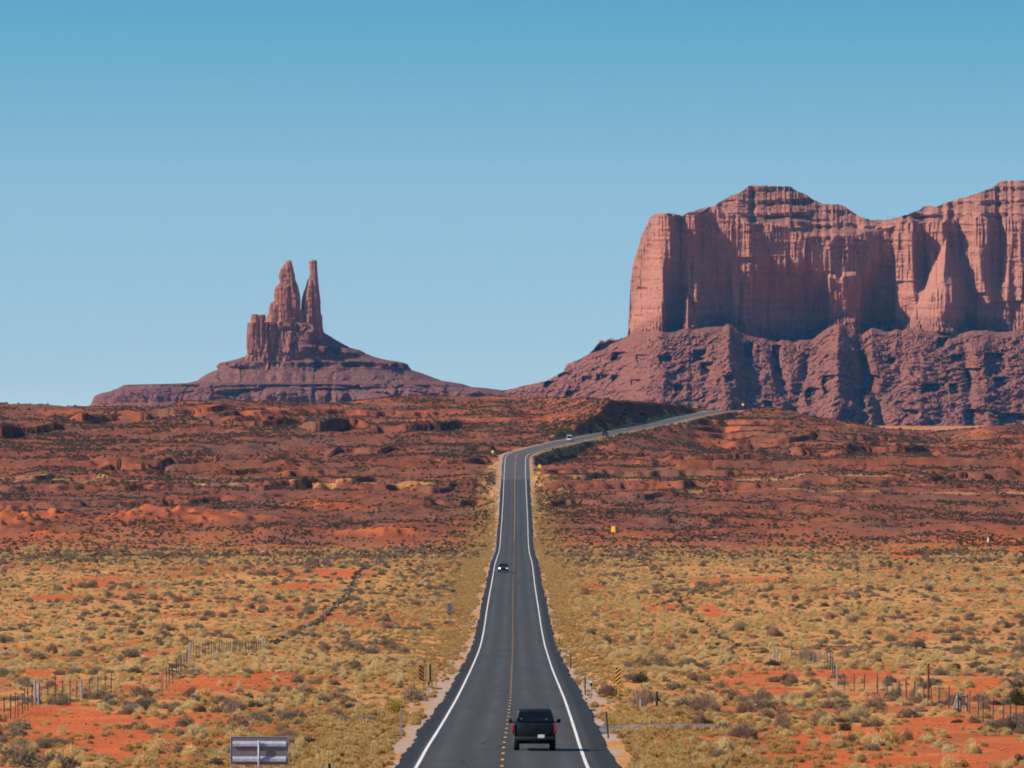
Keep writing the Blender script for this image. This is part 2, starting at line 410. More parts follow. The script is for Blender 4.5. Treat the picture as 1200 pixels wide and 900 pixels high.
_S = [(-400, 474), (0, 474), (105, 476.3), (187, 479.5), (213, 472), (267, 470), (320, 471.5), (400, 473), (430, 468), (453, 465), (500, 464), (600, 465), (687, 466.5), (767, 470.5),
      (800, 474), (816, 479), (832, 482), (850, 481), (880, 477.5), (907, 477), (933, 482), (960, 488.7), (1000, 495), (1040, 502), (1100, 505), (1135, 503), (1160, 499.5), (1200, 499), (1500, 497)]
_DC = [(-400, 3350), (250, 3400), (450, 3600), (640, 3560), (680, 3400), (720, 3235), (760, 3330), (815, 3500), (850, 3560), (900, 3560), (1000, 3450), (1200, 3350), (1500, 3350)]
SKY_PX = np.array([a for a, _ in _S]); SKY_PY = np.array([b for _, b in _S])
DC_PX = np.array([a for a, _ in _DC]); DC_D = np.array([b for _, b in _DC])

# bare hummocks on the lower red slope and rocky ledges higher up: px, distance, half-width m, half-depth m, height m
HUMPS = [(20, 2110, 9, 22, 4.2), (62, 2180, 8, 18, 2.6), (-20, 2080, 12, 24, 4.0), (150, 2140, 11, 20, 2.8), (170, 2190, 9, 16, 2.4), (215, 2170, 9, 14, 2.6), (245, 2140, 10, 18, 2.2),
         (285, 2170, 12, 16, 2.6), (60, 2030, 10, 18, 2.2), (330, 2060, 14, 18, 1.6), (430, 2040, 12, 16, 1.8), (470, 2040, 9, 16, 1.9), (490, 2100, 9, 16, 1.5), (380, 2300, 14, 30, 1.8),
         (700, 2120, 16, 20, 1.4), (760, 2060, 20, 26, 1.2), (880, 2080, 24, 26, 1.4), (1010, 2140, 20, 30, 1.6), (1120, 2090, 18, 24, 1.3), (960, 2250, 24, 30, 1.4)]
LEDGES = [(-60, 75, 3020, 7.0), (85, 180, 3190, 5.5), (175, 270, 3230, 5.0), (262, 345, 3150, 6.0), (355, 437, 3110, 7.5), (432, 545, 3060, 6.5), (540, 600, 3040, 3.0),
          (120, 240, 2700, 3.2), (236, 345, 2630, 2.8), (385, 470, 2790, 3.0), (300, 470, 2500, 2.4), (470, 590, 2460, 2.6), (20, 130, 2560, 2.4), (640, 720, 2590, 2.2),
          (880, 1000, 2900, 4.0), (985, 1090, 2990, 4.0), (1090, 1230, 2870, 3.6), (1120, 1300, 3080, 3.4), (780, 900, 2760, 3.4), (930, 1080, 2500, 2.4), (1080, 1190, 2560, 2.8), (720, 860, 2440, 2.0), (860, 980, 3180, 3.0)]

def ground_z(X, D):
    X = np.asarray(X, float); D = np.asarray(D, float); X, D = np.broadcast_arrays(X, D)
    Dp = np.maximum(D, 200.0); px = 600 + F * X / Dp
    zr = ROADZ(D); s = X - ROADX(D)
    S_ = np.interp(px, SKY_PX, SKY_PY); dc = np.interp(px, DC_PX, DC_D)
    t = np.clip((D - 2700) / (dc - 2700), 0, 1)
    # left of the road the hill keeps climbing, right of it the ground first stays low
    rr = np.interp(t, [0, 0.25, 0.42, 0.6, 0.78, 1.0], [0.02, 0.09, 0.20, 0.42, 0.72, 1.0])
    ll = t ** 0.92
    side = sstep(-6, 6, s)
    prog = ll * (1 - side) + rr * side
    py = 541 + (S_ - 541) * prog
    zc = -(S_ - HY) * dc / F
    zg = np.where(D < 2700, zr, -(py - HY) * D / F)
    over = np.maximum(D - dc, 0)
    zback = zc - 0.00022 * np.minimum(over, 80) ** 2 - 0.036 * np.maximum(over - 80, 0)
    zg = np.where(D > dc, np.maximum(zback, -18.5 + 0.0 * D), zg)
    # undulation
    field = (1 - sstep(1750, 2050, D)); hillf = sstep(1800, 2300, D) * (1 - sstep(0, 500, D - dc))
    zg = zg + field * (0.42 * fbm(X / 55, D / 90, seed=1, octv=3) + 0.16 * fbm(X / 9, D / 16, seed=4, octv=3)) * sstep(280, 420, D)
    broad = fbm(X / 46, D / 130, seed=9, octv=4); rough = fbm(X / 9, D / 26, seed=14, octv=4)
    crest = 1 - sstep(0.80, 1.0, t) * 0.8
    zg = zg + hillf * (2.2 * broad * crest + 1.05 * rough * (0.4 + 0.6 * crest))
    # low rims of hard rock, broken along their length
    zq = zg + 1.3 * fbm(X / 70, D / 200, seed=21, octv=3) + 0.25 * vnoise(X / 6, D / 30, seed=22)
    f = zq / 3.4 - np.floor(zq / 3.4)
    zg = zg + hillf * 2.3 * np.clip(vnoise(X / 55, D / 160, seed=33) + 0.35, 0, 1) * (sstep(0.90, 0.97, f) - f) * crest
    for hx, hd, hw, hh, ht in HUMPS:
        r2 = ((X - (hx - 600) * hd / F) / hw) ** 2 + ((D - hd) / hh) ** 2
        k = np.exp(-r2); zg = zg + ht * k * (1 - 0.55 * np.abs(vnoise(X / 4.0, D / 11, seed=40)) + 0.22 * vnoise(X / 1.6, D / 4, seed=41))
    for p0, p1, d0, h in LEDGES:
        m = sstep(p0 - 8, p0 + 10, px) * (1 - sstep(p1 - 14, p1 + 6, px))
        if not np.any(m > 0): continue
        dd = D - (d0 + 34 * vnoise(px / 34, 0 * px + d0, seed=51) + 1.5 * vnoise(px / 9, 0 * px, seed=int(d0)) + 2.0 * vnoise(px / 2, 0 * px, seed=int(d0) + 1) + 0.34 * (px - p0))
        st = sstep(-1.3, 1.3, dd) * np.exp(-np.maximum(dd, 0) / 85)
        zg = zg + 0.72 * h * m * st * (0.8 + 0.35 * vnoise(px / 24, D / 90, seed=57))
    # the graded corridor of the road: cuts and fills
    k = np.interp(D, [0, 1900, 2500, 2850, 3600, 3900, 4200], [0.10, 0.12, 0.5, 1.05, 1.05, 0.4, 5])
    w = np.maximum(np.abs(s) - 6.6, 0)
    soft = 0.10 * vnoise(X / 2.5, D / 6, seed=60) * np.clip(w / 3, 0, 1)
    lo = zr - 0.10 - k * w - np.where(D > 4250, 50, 0); hi = zr - 0.10 + np.where((s > 0) & (D > 2800) & (D < 3520), -0.05 * np.minimum(w, 60) + 0.4 * np.maximum(w - 60, 0), k * w) + np.where(D > 4250, 50, 0)
    return np.clip(zg, lo, hi) + soft

def gz1(x, d): return float(ground_z(np.array([x]), np.array([d]))[0])

_ds = np.concatenate([np.arange(200, 1900, 1.0), np.arange(1900, 3700, 1.5)])
def at(px, py):
    """the first ground point that the view line through this pixel of the photo meets"""
    X = (px - 600) * _ds / F; z = ground_z(X, _ds); need = -(py - HY) * _ds / F
    hit = np.nonzero(z >= need)[0]
    i = hit[0] if len(hit) else len(_ds) - 1
    return float(X[i]), float(_ds[i]), float(z[i])

# ---- ground sheet
cols = np.concatenate([-np.geomspace(150, 9500, 22)[::-1], np.arange(-147.6, 1347, 2.4), 1200 + np.geomspace(150, 9500, 22)])
rows = np.concatenate([np.arange(-400, 240, 20.0), np.arange(240, 300, 4.0), np.geomspace(300, 1900, 740)[:-1], np.geomspace(1900, 3720, 640)[:-1], np.geomspace(3720, 16000, 70)])
PXg, Dg = np.meshgrid(cols, rows); Xg = (PXg - 600) / F * np.maximum(Dg, 260)
Zg = ground_z(Xg, Dg)
nr, nc = Zg.shape
V = np.stack([Xg, Dg, Zg], -1).reshape(-1, 3)
ii = (np.arange(nr - 1)[:, None] * nc + np.arange(nc - 1)[None, :]).ravel()
me = mesh_np('ground', V, np.stack([ii, ii + 1, ii + nc + 1, ii + nc], 1), [M['soil']], True)

# bare patches the photo shows: px, py, half-width px, half-height px
BARE = [(1066, 650, 26, 9), (1150, 634, 50, 4), (1190, 645, 20, 5), (693, 688, 16, 5), (835, 716, 16, 7), (770, 712, 26, 7), (880, 793, 62, 16), (70, 842, 100, 17), (150, 878, 90, 14), (250, 805, 80, 9), (340, 800, 60, 9),
        (1010, 862, 90, 13), (1110, 850, 60, 10), (790, 866, 60, 9), (985, 885, 80, 16), (1120, 893, 70, 8), (1000, 792, 60, 8), (1130, 815, 40, 8), (1180, 880, 40, 12), (230, 845, 50, 12),
        (60, 700, 50, 4), (110, 685, 40, 4), (350, 687, 45, 4), (400, 672, 40, 4), (180, 765, 30, 5), (860, 680, 60, 4), (1150, 800, 40, 6), (40, 790, 40, 8)]
def bare_mask(X, D):
    px = 600 + F * X / D; py = HY - ROADZ(D) * F / D
    m = np.zeros_like(px)
    wob = 0.95 * fbm(X / 4.5, D / 14, seed=71, octv=4, gain=0.65)
    for bx, by, bw, bh in BARE:
        m = np.maximum(m, 1 - sstep(0.55, 1.25, np.sqrt(((px - bx) / bw) ** 2 + ((py - by) / bh) ** 2) + wob))
    return m
HB = lambda X, D: 190 * fbm(X / 26, D / 260, seed=83, octv=4)       # ragged foot of the slope
sR = Xg - ROADX(Dg); aS = np.abs(sR); Dcl = np.maximum(Dg, 250)
edge = 4.6 + 2.8 * fbm(Xg / 2.0 + 50 * np.sign(sR), Dg / 16, seed=80, octv=3) + np.where(sR < 0, 0.9, 1.1) * (Dg < 700)
grav = (1 - sstep(0.0, 0.9, aS - edge)) * (Dg < 2650)
grav = np.maximum(grav, (1 - sstep(5.5, 6.4, aS)) * (Dg >= 2650) * 0.5)
bare = bare_mask(Xg, Dcl)
hillw = sstep(1830, 2230, Dg + HB(Xg, Dg))
strw = sstep(-0.15, 0.35, fbm(Xg / 12, Dg / 34, seed=84, octv=4) + 0.30 * sstep(420, 560, Dg) - 0.25 * (1 - sstep(330, 420, Dg))) * (1 - sstep(1750, 2150, Dg + HB(Xg, Dg))) * 0.62
verge = 0.72 * (1 - sstep(7, np.where(Dg > 2600, 8.2, 13.0), aS + 3 * vnoise(Xg / 4, Dg / 12, seed=85)))
strw = strw * (1 - 0.55 * sstep(1350, 1850, Dg)); strw = np.maximum(strw, verge * 0.9)
# two pale dirt tracks that cross the hill
track = np.zeros_like(Xg)
for d0, sl, wd in ((2590, 0.02, 9), (2500, -0.30, 5)):
    track = np.maximum(track, 1 - sstep(wd * 0.5, wd, np.abs(Dg - d0 - sl * Xg - 14 * vnoise(Xg / 60, 0 * Xg, seed=int(d0)))))
strw = np.maximum(strw, track * 0.55); strw *= (1 - bare)
humpw = np.zeros_like(Xg)
for hx, hd, hw, hh, ht in HUMPS:
    humpw = np.maximum(humpw, np.exp(-(((Xg - (hx - 600) * hd / F) / hw) ** 2 + ((Dg - hd) / hh) ** 2) * 1.6) * (ht > 1.7))
top = sstep(3000, 3350, Dg) * sstep(0.05, 0.45, fbm(Xg / 10, Dg / 40, seed=87, octv=3)) * 0.6
bare_all = np.clip(bare + 0.8 * humpw + top * (hillw > 0.5), 0, 1) * (1 - grav)
far = sstep(3900, 5000, Dg)
strw = np.clip(strw + far * 0.5, 0, 1)
zone = np.stack([grav, strw, hillw * (1 - far), np.ones_like(grav)], -1).reshape(-1, 4)
a = me.attributes.new('zone', 'FLOAT_COLOR', 'POINT'); a.data.foreach_set('color', zone.astype(np.float32).ravel())
a = me.attributes.new('bare', 'FLOAT', 'POINT'); a.data.foreach_set('value', bare_all.astype(np.float32).ravel())
g = link(bpy.data.objects.new('ground', me)); tag(g, kind='structure')

# ---- road sheet, painted lines, side road
rd = np.concatenate([np.arange(-200, 300, 10.0), np.geomspace(300, 3900, 1400)])
def strip(name, offs, mat, lift, ds=rd, jitter=None, attr=None):
    offs = np.asarray(offs, float); n = len(offs)
    xr_ = ROADX(ds); h = 1.0; tx = (ROADX(ds + h) - ROADX(ds - h)) / (2 * h)
    nx = 1 / np.sqrt(1 + tx ** 2); ny = -tx * nx
    O = np.repeat(offs[None, :], len(ds), 0)
    if jitter is not None: O = jitter(O, ds)
    Xs = xr_[:, None] + O * nx[:, None]; Ys = ds[:, None] + O * ny[:, None]
    Zs = ROADZ(Ys) + lift - 0.012 * np.abs(O)
    V = np.stack([Xs, Ys, Zs], -1).reshape(-1, 3)
    ii = (np.arange(len(ds) - 1)[:, None] * n + np.arange(n - 1)[None, :]).ravel()
    me = mesh_np(name, V, np.stack([ii, ii + 1, ii + n + 1, ii + n], 1), [mat], True)
    if attr is not None:
        a = me.attributes.new('lane', 'FLOAT_COLOR', 'POINT'); a.data.foreach_set('color', attr(O, ds).astype(np.float32).ravel())
    return tag(link(bpy.data.objects.new(name, me)), kind='structure')
def frayed(O, ds):
    O = O.copy()
    for c, sd in ((0, 1), (-1, 2)):
        O[:, c] += (0.24 * fbm(ds / 14, 0 * ds, seed=90 + sd, octv=4) + 0.05 * vnoise(ds / 2.6, 0 * ds, seed=95 + sd)) * (1 if c else -1)
    return O
def lane_attr(O, ds):
    r = np.where(O > 0, sstep(4.0, 4.3, O), sstep(3.82, 3.98, -O)) * (ds < 2576)[:, None]
    r = r * (0.85 + 0.15 * vnoise(O * 3, ds[:, None] / 9, seed=3))
    gch = np.repeat(sstep(2570, 2580, ds)[:, None], O.shape[1], 1)
    tr = sum(np.exp(-((O - c_) / 0.42) ** 2) for c_ in (-2.75, -1.0, 1.0, 2.75))
    return np.stack([r, gch, tr * (r < 0.3), 0 * r + 1], -1).reshape(-1, 4)
strip('road', [-4.62, -4.25, -3.98, -3.82, -3.65, -3.2, -2.75, -2.3, -1.85, -1.4, -1.0, -0.5, 0, 0.5, 1.0, 1.4, 1.85, 2.3, 2.75, 3.2, 3.65, 4.0, 4.3, 4.6, 4.95], M['asphalt'], 0.05, jitter=frayed, attr=lane_attr)
strip('edge_line_marking', [-3.72, -3.57], M['white_paint'], 0.056)
strip('edge_line_marking', [3.57, 3.72], M['white_paint'], 0.056)
# broken yellow centre line, solid on the climb
Vd, Fd = [], []
d0 = 240.0
while d0 < 2740:
    ln = 3.2 if d0 < 2000 else 9.15
    dd = np.linspace(d0, d0 + ln, 5); xx = ROADX(dd); zz = ROADZ(dd) + 0.057
    b = len(Vd)
    for x_, y_, z_ in zip(xx, dd, zz): Vd += [(x_ - 0.07, y_, z_), (x_ + 0.07, y_, z_)]
    for i in range(4): Fd.append((b + 2 * i, b + 2 * i + 1, b + 2 * i + 3, b + 2 * i + 2))
    d0 += 12.2 if d0 < 2000 else 12.2
o = link(bpy.data.objects.new('centre_line_marking', mesh_np('centre_line_marking', Vd, Fd, [M['yellow_paint']]))); tag(o, kind='structure')
ds2 = np.geomspace(2744, 3600, 160)
strip('centre_line_marking', [-0.16, -0.06], M['yellow_paint'], 0.056, ds=ds2)
# paved apron on the right
xs = np.linspace(4.5, 11.8, 40); yc = 416 + 0.35 * (xs - 4.5); hw = 6.5 - 0.16 * (xs - 4.5) + 6 * np.exp(-(xs - 4.5) / 0.9)
Va = []
for v in np.linspace(-1, 1, 9):
    yy = yc + v * hw * (1 + 0.05 * vnoise(xs * 1.3, 0 * xs, seed=int(5 + v * 4)))
    zz = np.maximum(ground_z(xs, yy), ROADZ(yy) - 0.11) + 0.05
    Va.append(np.stack([xs, yy, zz], -1))
Va = np.array(Va); n = 40
ii = (np.arange(8)[:, None] * n + np.arange(n - 1)[None, :]).ravel()
me = mesh_np('side_road', Va.reshape(-1, 3), np.stack([ii, ii + 1, ii + n + 1, ii + n], 1), [M['old_asphalt']], True)
a = me.attributes.new('lane', 'FLOAT_COLOR', 'POINT'); a.data.foreach_set('color', np.tile(np.array([0, 0.55, 0, 1], np.float32), len(me.vertices)))
tag(link(bpy.data.objects.new('side_road', me)), kind='structure')

# ----------------------------------------------------------------------------
# the mesa and the spired butte, ten kilometres off
# ----------------------------------------------------------------------------
def I(tab, x): return np.interp(x, [a for a, _ in tab], [b for _, b in tab])

def cell(x, y, seed):
    """flat-faced blocks, -0.5..0.5"""
    return _hash(np.floor(x).astype(np.int64), np.floor(y).astype(np.int64), np.zeros(np.shape(x), np.int64), seed) - 0.5

COVES = [(717, 731, 413, 424), (747, 760, 416, 426), (772, 786, 417, 424), (683, 694, 441, 448), (700, 712, 439, 446), (718, 726, 440, 447), (812, 826, 410, 424), (822, 834, 425, 440), (872, 882, 402, 425), (905, 914, 405, 440),
         (945, 958, 455, 475), (965, 978, 440, 462), (1000, 1012, 455, 478), (1098, 1108, 396, 408), (1115, 1125, 416, 424), (1132, 1150, 432, 455), (1156, 1178, 414, 440), (1165, 1176, 442, 452), (1080, 1096, 450, 460), (1112, 1122, 450, 462),
         (1130, 1155, 480, 500), (1170, 1200, 485, 498), (1060, 1075, 480, 490), (985, 1000, 480, 495), (640, 650, 447, 455), (655, 668, 437, 442), (665, 674, 458, 466), (740, 750, 445, 452), (790, 800, 452, 460), (850, 858, 440, 448), (895, 905, 470, 480), (1040, 1048, 420, 426), (1020, 1030, 440, 448)]

def build_mesa():
    D0 = 10000.0
    x = np.concatenate([np.arange(545, 1212, 0.62), np.arange(1212, 1560, 3.0)])
    skyt = [(545, 478), (560, 462), (580, 459.5), (592, 457), (600, 455.5), (615, 452), (640, 446.5), (641, 446), (652, 440), (660, 435.5), (664, 427), (680, 421), (690, 415), (696, 409), (699, 404), (703, 398.5), (709, 400), (716, 396), (719, 398), (722, 399),
            (735, 394), (736, 388), (738, 352), (739, 330), (742, 308), (747, 294), (752, 276), (757, 266), (760, 258), (763, 252.5), (770, 250.5), (786, 250), (800, 252.5), (806, 249), (822, 244.5), (838, 241), (843, 237), (856, 229.5), (868, 225), (876, 218.5),
            (884, 217), (926, 218.5), (931, 222), (946, 229), (958, 236.5), (966, 239), (984, 239.5), (991, 241.5), (995, 246), (1008, 254), (1022, 258), (1042, 257), (1060, 252.5), (1079, 245.5), (1083, 241.5), (1091, 241), (1096, 243), (1110, 237), (1130, 231.5), (1150, 225), (1166, 218.5), (1171, 213), (1178, 211.8), (1215, 211), (1300, 212), (1400, 230), (1560, 300)]
    rimt = [(735, 394), (763, 253), (800, 253.5), (838, 245), (860, 252), (880, 262), (905, 263), (935, 272), (960, 283), (985, 281), (1010, 274), (1040, 268), (1060, 260), (1080, 262), (1110, 259), (1150, 256), (1180, 258), (1215, 254), (1560, 320)]
    baset = [(545, 478), (735, 394), (745, 389), (765, 388), (790, 389), (815, 385), (840, 382), (855, 381), (875, 392), (900, 399), (930, 401), (952, 398), (968, 387), (983, 379), (997, 384), (1010, 392), (1022, 384), (1040, 389), (1070, 386), (1110, 391), (1150, 388), (1180, 389), (1215, 386), (1560, 400)]
    sk = I(skyt, x) + 0.5 * vnoise(x / 2.2, 0 * x, seed=101) * (x > 560); bs = np.maximum(I(baset, x) + 1.4 * vnoise(x / 7, 0 * x, seed=102), sk); rm = np.clip(I(rimt, x) + 2.0 * vnoise(x / 6, 0 * x, seed=103), sk, bs)
    bot = np.full_like(x, 508.0)
    offt = [(545, 420), (640, 330), (700, 270), (728, 230), (735, 205), (738, 140), (742, 112), (750, 80), (760, 44), (770, 14), (776, 0), (777.5, 6), (782, 62), (790, 92), (798, 104), (801, 84), (806, 58), (812, 40), (817, 30), (819, 44), (823, 95), (830, 118), (842, 128), (848, 122), (852, 126), (856, 112), (862, 108), (868, 116), (872, 104), (880, 104),
            (886, 122), (900, 140), (930, 160), (955, 166), (964, 160), (971, 138), (976, 130), (990, 130), (1006, 132), (1009, 138), (1013, 158), (1022, 164), (1040, 158), (1046, 148), (1049, 112), (1056, 96), (1066, 76), (1080, 60), (1098, 36), (1116, 20), (1120, 26), (1124, 56), (1131, 82), (1140, 74), (1150, 60), (1160, 52), (1163, 66), (1170, 62), (1182, 50), (1186, 64), (1194, 60), (1215, 40), (1300, 20), (1560, 120)]
    off = I(offt, x) * I([(545, 0.8), (735, 0.8), (776, 0.7), (800, 0.5), (860, 0.5), (890, 0.62), (965, 0.72), (1045, 0.7), (1120, 0.7), (1560, 0.7)], x)
    # slab fronts lean: second table for the upper part of the wall
    offu_t = [(545, 420), (735, 205), (742, 150), (752, 105), (763, 62), (772, 34), (780, 22), (786, 24), (789, 60), (797, 84), (799, 74), (806, 62), (814, 60), (817, 72), (822, 98), (840, 116), (858, 116), (880, 110), (920, 112), (960, 104), (985, 108), (1000, 120), (1030, 138), (1044, 140), (1052, 118), (1064, 108), (1070, 112), (1072, 132), (1084, 142), (1092, 122), (1104, 100), (1108, 112), (1112, 134), (1124, 140), (1132, 118), (1150, 96), (1158, 96), (1162, 120), (1172, 126), (1182, 104), (1196, 90), (1215, 96), (1560, 150)]
    offu = I(offu_t, x) * I([(545, 0.75), (780, 0.55), (822, 0.42), (880, 0.36), (960, 0.42), (1040, 0.55), (1560, 0.65)], x)
    NT_, NC_, NK_ = 150, 190, 60
    L = []
    offs_s = np.interp(x, [545, 640, 728, 758, 776, 800, 900, 1000, 1120, 1200, 1560], [400, 300, 150, 45, 0, 6, 14, 16, 8, 6, 20])
    tal = []
    z_m = lambda py: (HY - py) * D0 / F
    # talus from the plain up to the cliff's foot
    for i in range(NT_):
        t = i / (NT_ - 1)
        py = bot + (bs - bot) * t
        h = z_m(bs) - z_m(py)                      # metres below the cliff's foot
        ease = sstep(0, 70, h)
        base = np.minimum(off, offs_s) - 15
        zabs = z_m(py)
        run = h / math.tan(R(31)) 
        # hard bands: small cliffs, so the slope's run is shared unevenly over height
        for zb, th, sg in ((58, 9, 1), (34, 8, 2), (14, 7, 3), (76, 5, 4)):
            ctr = zb + 7 * vnoise(x / 26, 0 * x, seed=110 + sg); m = np.clip(0.35 + 1.1 * vnoise(x / 13, 0 * x, seed=120 + sg), 0, 1)
            q_ = ctr - zabs; run = run + m * 9 * (1 + 0.7 * (1 - sstep(760, 840, x))) * sstep(-1.2, 1.2, q_) * np.exp(-np.maximum(q_, 0) / (1.6 * th))
        grow = sstep(4, 70, h)
        u = x + 6 * vnoise(x / 30, h / 40, seed=130) + 0.05 * h
        u = u - 0.10 * (x - 860) * h / 120; rib = fbm(u / 34 + h / 60, h / 45, seed=131, octv=3); rib2 = fbm(u / 11 - h / 40, h / 11, seed=132, octv=3); rib3 = fbm(u / 6.5, h / 4.5, seed=133, octv=4, gain=0.6)
        Y = base - run + grow * (13 * rib + 5 * rib2) + 6 * fbm(x / 8, h / 3.6, seed=136, octv=2) * sstep(2, 10, h) + 5.0 * rib3 * sstep(0, 12, h) + 2.2 * cell(u / 4.6, zabs / 3.2 + 2 * cell(u / 4.6, 0 * x, 8), 171) * sstep(3, 14, h) + 2.4 * vnoise(u / 1.9, h / 1.8, seed=134) * sstep(0, 8, h)
        for cx, w0, amp in ((855, 9, 58), (983, 8, 74), (1022, 5, 30), (905, 8, 22), (1085, 14, 34), (765, 14, 26), (1150, 16, 40), (930, 7, 18)):
            wdt = w0 + h * 0.17
            Y = Y - 0.62 * amp * np.exp(-np.abs((x - cx + 0.06 * h) / wdt) ** 1.3) * sstep(-4, 40, h)
        # gully lines east of the cones
        for cx, sl, amp in ((905, 0.22, 30), (1003, 0.24, 46), (1016, -0.06, 24), (950, -0.2, 26), (1128, 0.1, 30)):
            Y = Y + 0.8 * amp * np.exp(-((x - cx - sl * h) / (4 + h * 0.05)) ** 2) * sstep(5, 40, h)
        for q_, (c0, c1, p0, p1) in enumerate(COVES):        # small alcoves under broken ledges
            wv = 2.2 * vnoise(py / 5, 0 * py + q_, seed=180); Y = Y + 20 * sstep(c0 - 0.8, c0 + 0.8, x + wv) * (1 - sstep(c1 - 2, c1 + 4, x + wv)) * sstep(p0 - 1, p0 + 1, py) * (1 - sstep(p1 - 3, p1 + 2, py))
        L.append((py, D0 + Y)); tal.append(np.full_like(x, 1.0))
    foot = L[-1][1]
    # cliff
    for i in range(1, NC_):
        t = i / (NC_ - 1)
        py = bs + (rm - bs) * t
        H = np.maximum(z_m(rm) - z_m(bs), 1e-3); h = H * t
        k = sstep(0.25, 0.75, t + 0.18 * vnoise(x / 22, 0 * x + t * 1.5, seed=140))
        Y = off * (1 - k) + offu * k
        cl = np.clip(H / 40, 0, 1)
        flute = 1.0 * np.abs(vnoise(x / 5.2 + 0.5 * vnoise(x / 9, t * 3, seed=141), t * 2.2, seed=142)) + 1.6 * vnoise(x / 1.9, t * 6, seed=143) + 8 * (np.abs(vnoise(x / 19 + 0.4 * t, t * 1.6, seed=144)) - 0.3)
        flute = flute * (1 - 0.35 * sstep(738, 742, x) * (1 - sstep(772, 778, x)))
        zz_ = h + z_m(bs); bed = 1.3 * vnoise(x / 40, zz_ / 3.4, seed=145) + 0.6 * vnoise(x / 3, zz_ / 2.2, seed=146)
        xw = x + 3.0 * vnoise(x / 20, zz_ / 60, seed=161); bed = bed + 10 * cell(xw / 21, zz_ / 90 + cell(xw / 21, 0 * x, 5) * 3, 162) + 3 * cell(xw / 7.5, zz_ / 50 + cell(xw / 7.5, 0 * x, 6) * 3, 163) + 0.8 * cell(xw / 2.1, zz_ / 14 + cell(xw / 2.1, 0 * x, 7) * 3, 164)
        low = (1 - sstep(0.0, 0.17, t)) * (-6 + 3 * np.floor(t / 0.045) + 4 * vnoise(x / 1.7, t * 30, seed=147))
        # a detached block of wall that catches the sun, and a pale buttress
        blk = -24 * sstep(969, 972, x) * (1 - sstep(1007, 1010, x)) * (1 - sstep(0.54, 0.60, t + 0.05 * vnoise(x / 6, 0 * x, seed=148)))
        slab = -28 * np.clip(1 - np.abs(x - 1098 - 14 * t) / (36 * np.clip(1.02 - t * 1.15, 0.02, 1)), 0, 1) ** 0.6 * (1 - sstep(0.72, 0.9, t))
        slab2 = -26 * np.clip(1 - np.abs(x - 806) / (13 * np.clip(1.1 - t * 3.2, 0.02, 1)), 0, 1) * (1 - sstep(0.22, 0.34, t))
        lean = 14 * t
        Y = Y + cl * (flute + bed + low + blk + slab + slab2 + lean)
        j = np.clip(H / 14, 0, 1); Y = (foot - D0) * (1 - j) + Y * j      # where there is no wall the talus runs to the skyline
        L.append((py, D0 + Y)); tal.append(0.0 * x + 0.55 * (1 - sstep(0.08, 0.16, t)) )
    rimY = L[-1][1]
    rimS = np.convolve(np.pad(rimY, 20, mode='edge'), np.ones(41) / 41, 'valid')
    run = np.zeros_like(x)
    for i in range(1, NK_):
        t = i / (NK_ - 1)
        py = rm + (sk - rm) * t
        dzz = (z_m(sk) - z_m(rm)) / (NK_ - 1); zc_ = z_m(py)
        fr = (zc_ + 3 * vnoise(x / 30, 0 * x, seed=150)) / 17.0; fr = fr - np.floor(fr)
        slope = np.where(fr < 0.34, 0.05, 2.3)
        run = run + dzz * slope
        blend = sstep(0, 0.10, t); Y = rimY * (1 - blend) + rimS * blend + run + (6 * vnoise(x / 26, zc_ / 4.5, seed=151) + 2.2 * vnoise(x / 5, zc_ / 2.0, seed=152)) * np.clip((z_m(sk) - z_m(rm)) / 12, 0, 1) * math.sin(math.pi * t) ** 0.5
        L.append((py, Y)); tal.append(0.0 * x + 0.45 * sstep(0.3, 0.6, fr))
    # broad top, then the far side down to the plain
    top = L[-1]
    for dY, dp in ((60, 1.0), (260, 2.0), (500, 4.0)):
        L.append((np.minimum(top[0] + dp, 508), top[1] + dY)); tal.append(0.0 * x + 0.5)
    L.append((np.full_like(x, 506.0), top[1] + 760)); tal.append(0.0 * x + 1.0)
    PY = np.array([a for a, _ in L]); Y = np.array([b for _, b in L])
    X = (x[None, :] - 600) / F * Y; Z = (HY - PY) / F * Y
    nrr, ncc = X.shape
    V = np.stack([X, Y, Z], -1).reshape(-1, 3)
    ii = (np.arange(nrr - 1)[:, None] * ncc + np.arange(ncc - 1)[None, :]).ravel()
    me = mesh_np('mesa', V, np.stack([ii, ii + 1, ii + ncc + 1, ii + ncc], 1), [M['mesa_rock']], False)
    a = me.attributes.new('talus', 'FLOAT', 'POINT'); a.data.foreach_set('value', np.array(tal).astype(np.float32).ravel())
    o = link(bpy.data.objects.new('mesa', me)); tag(o, kind='structure')

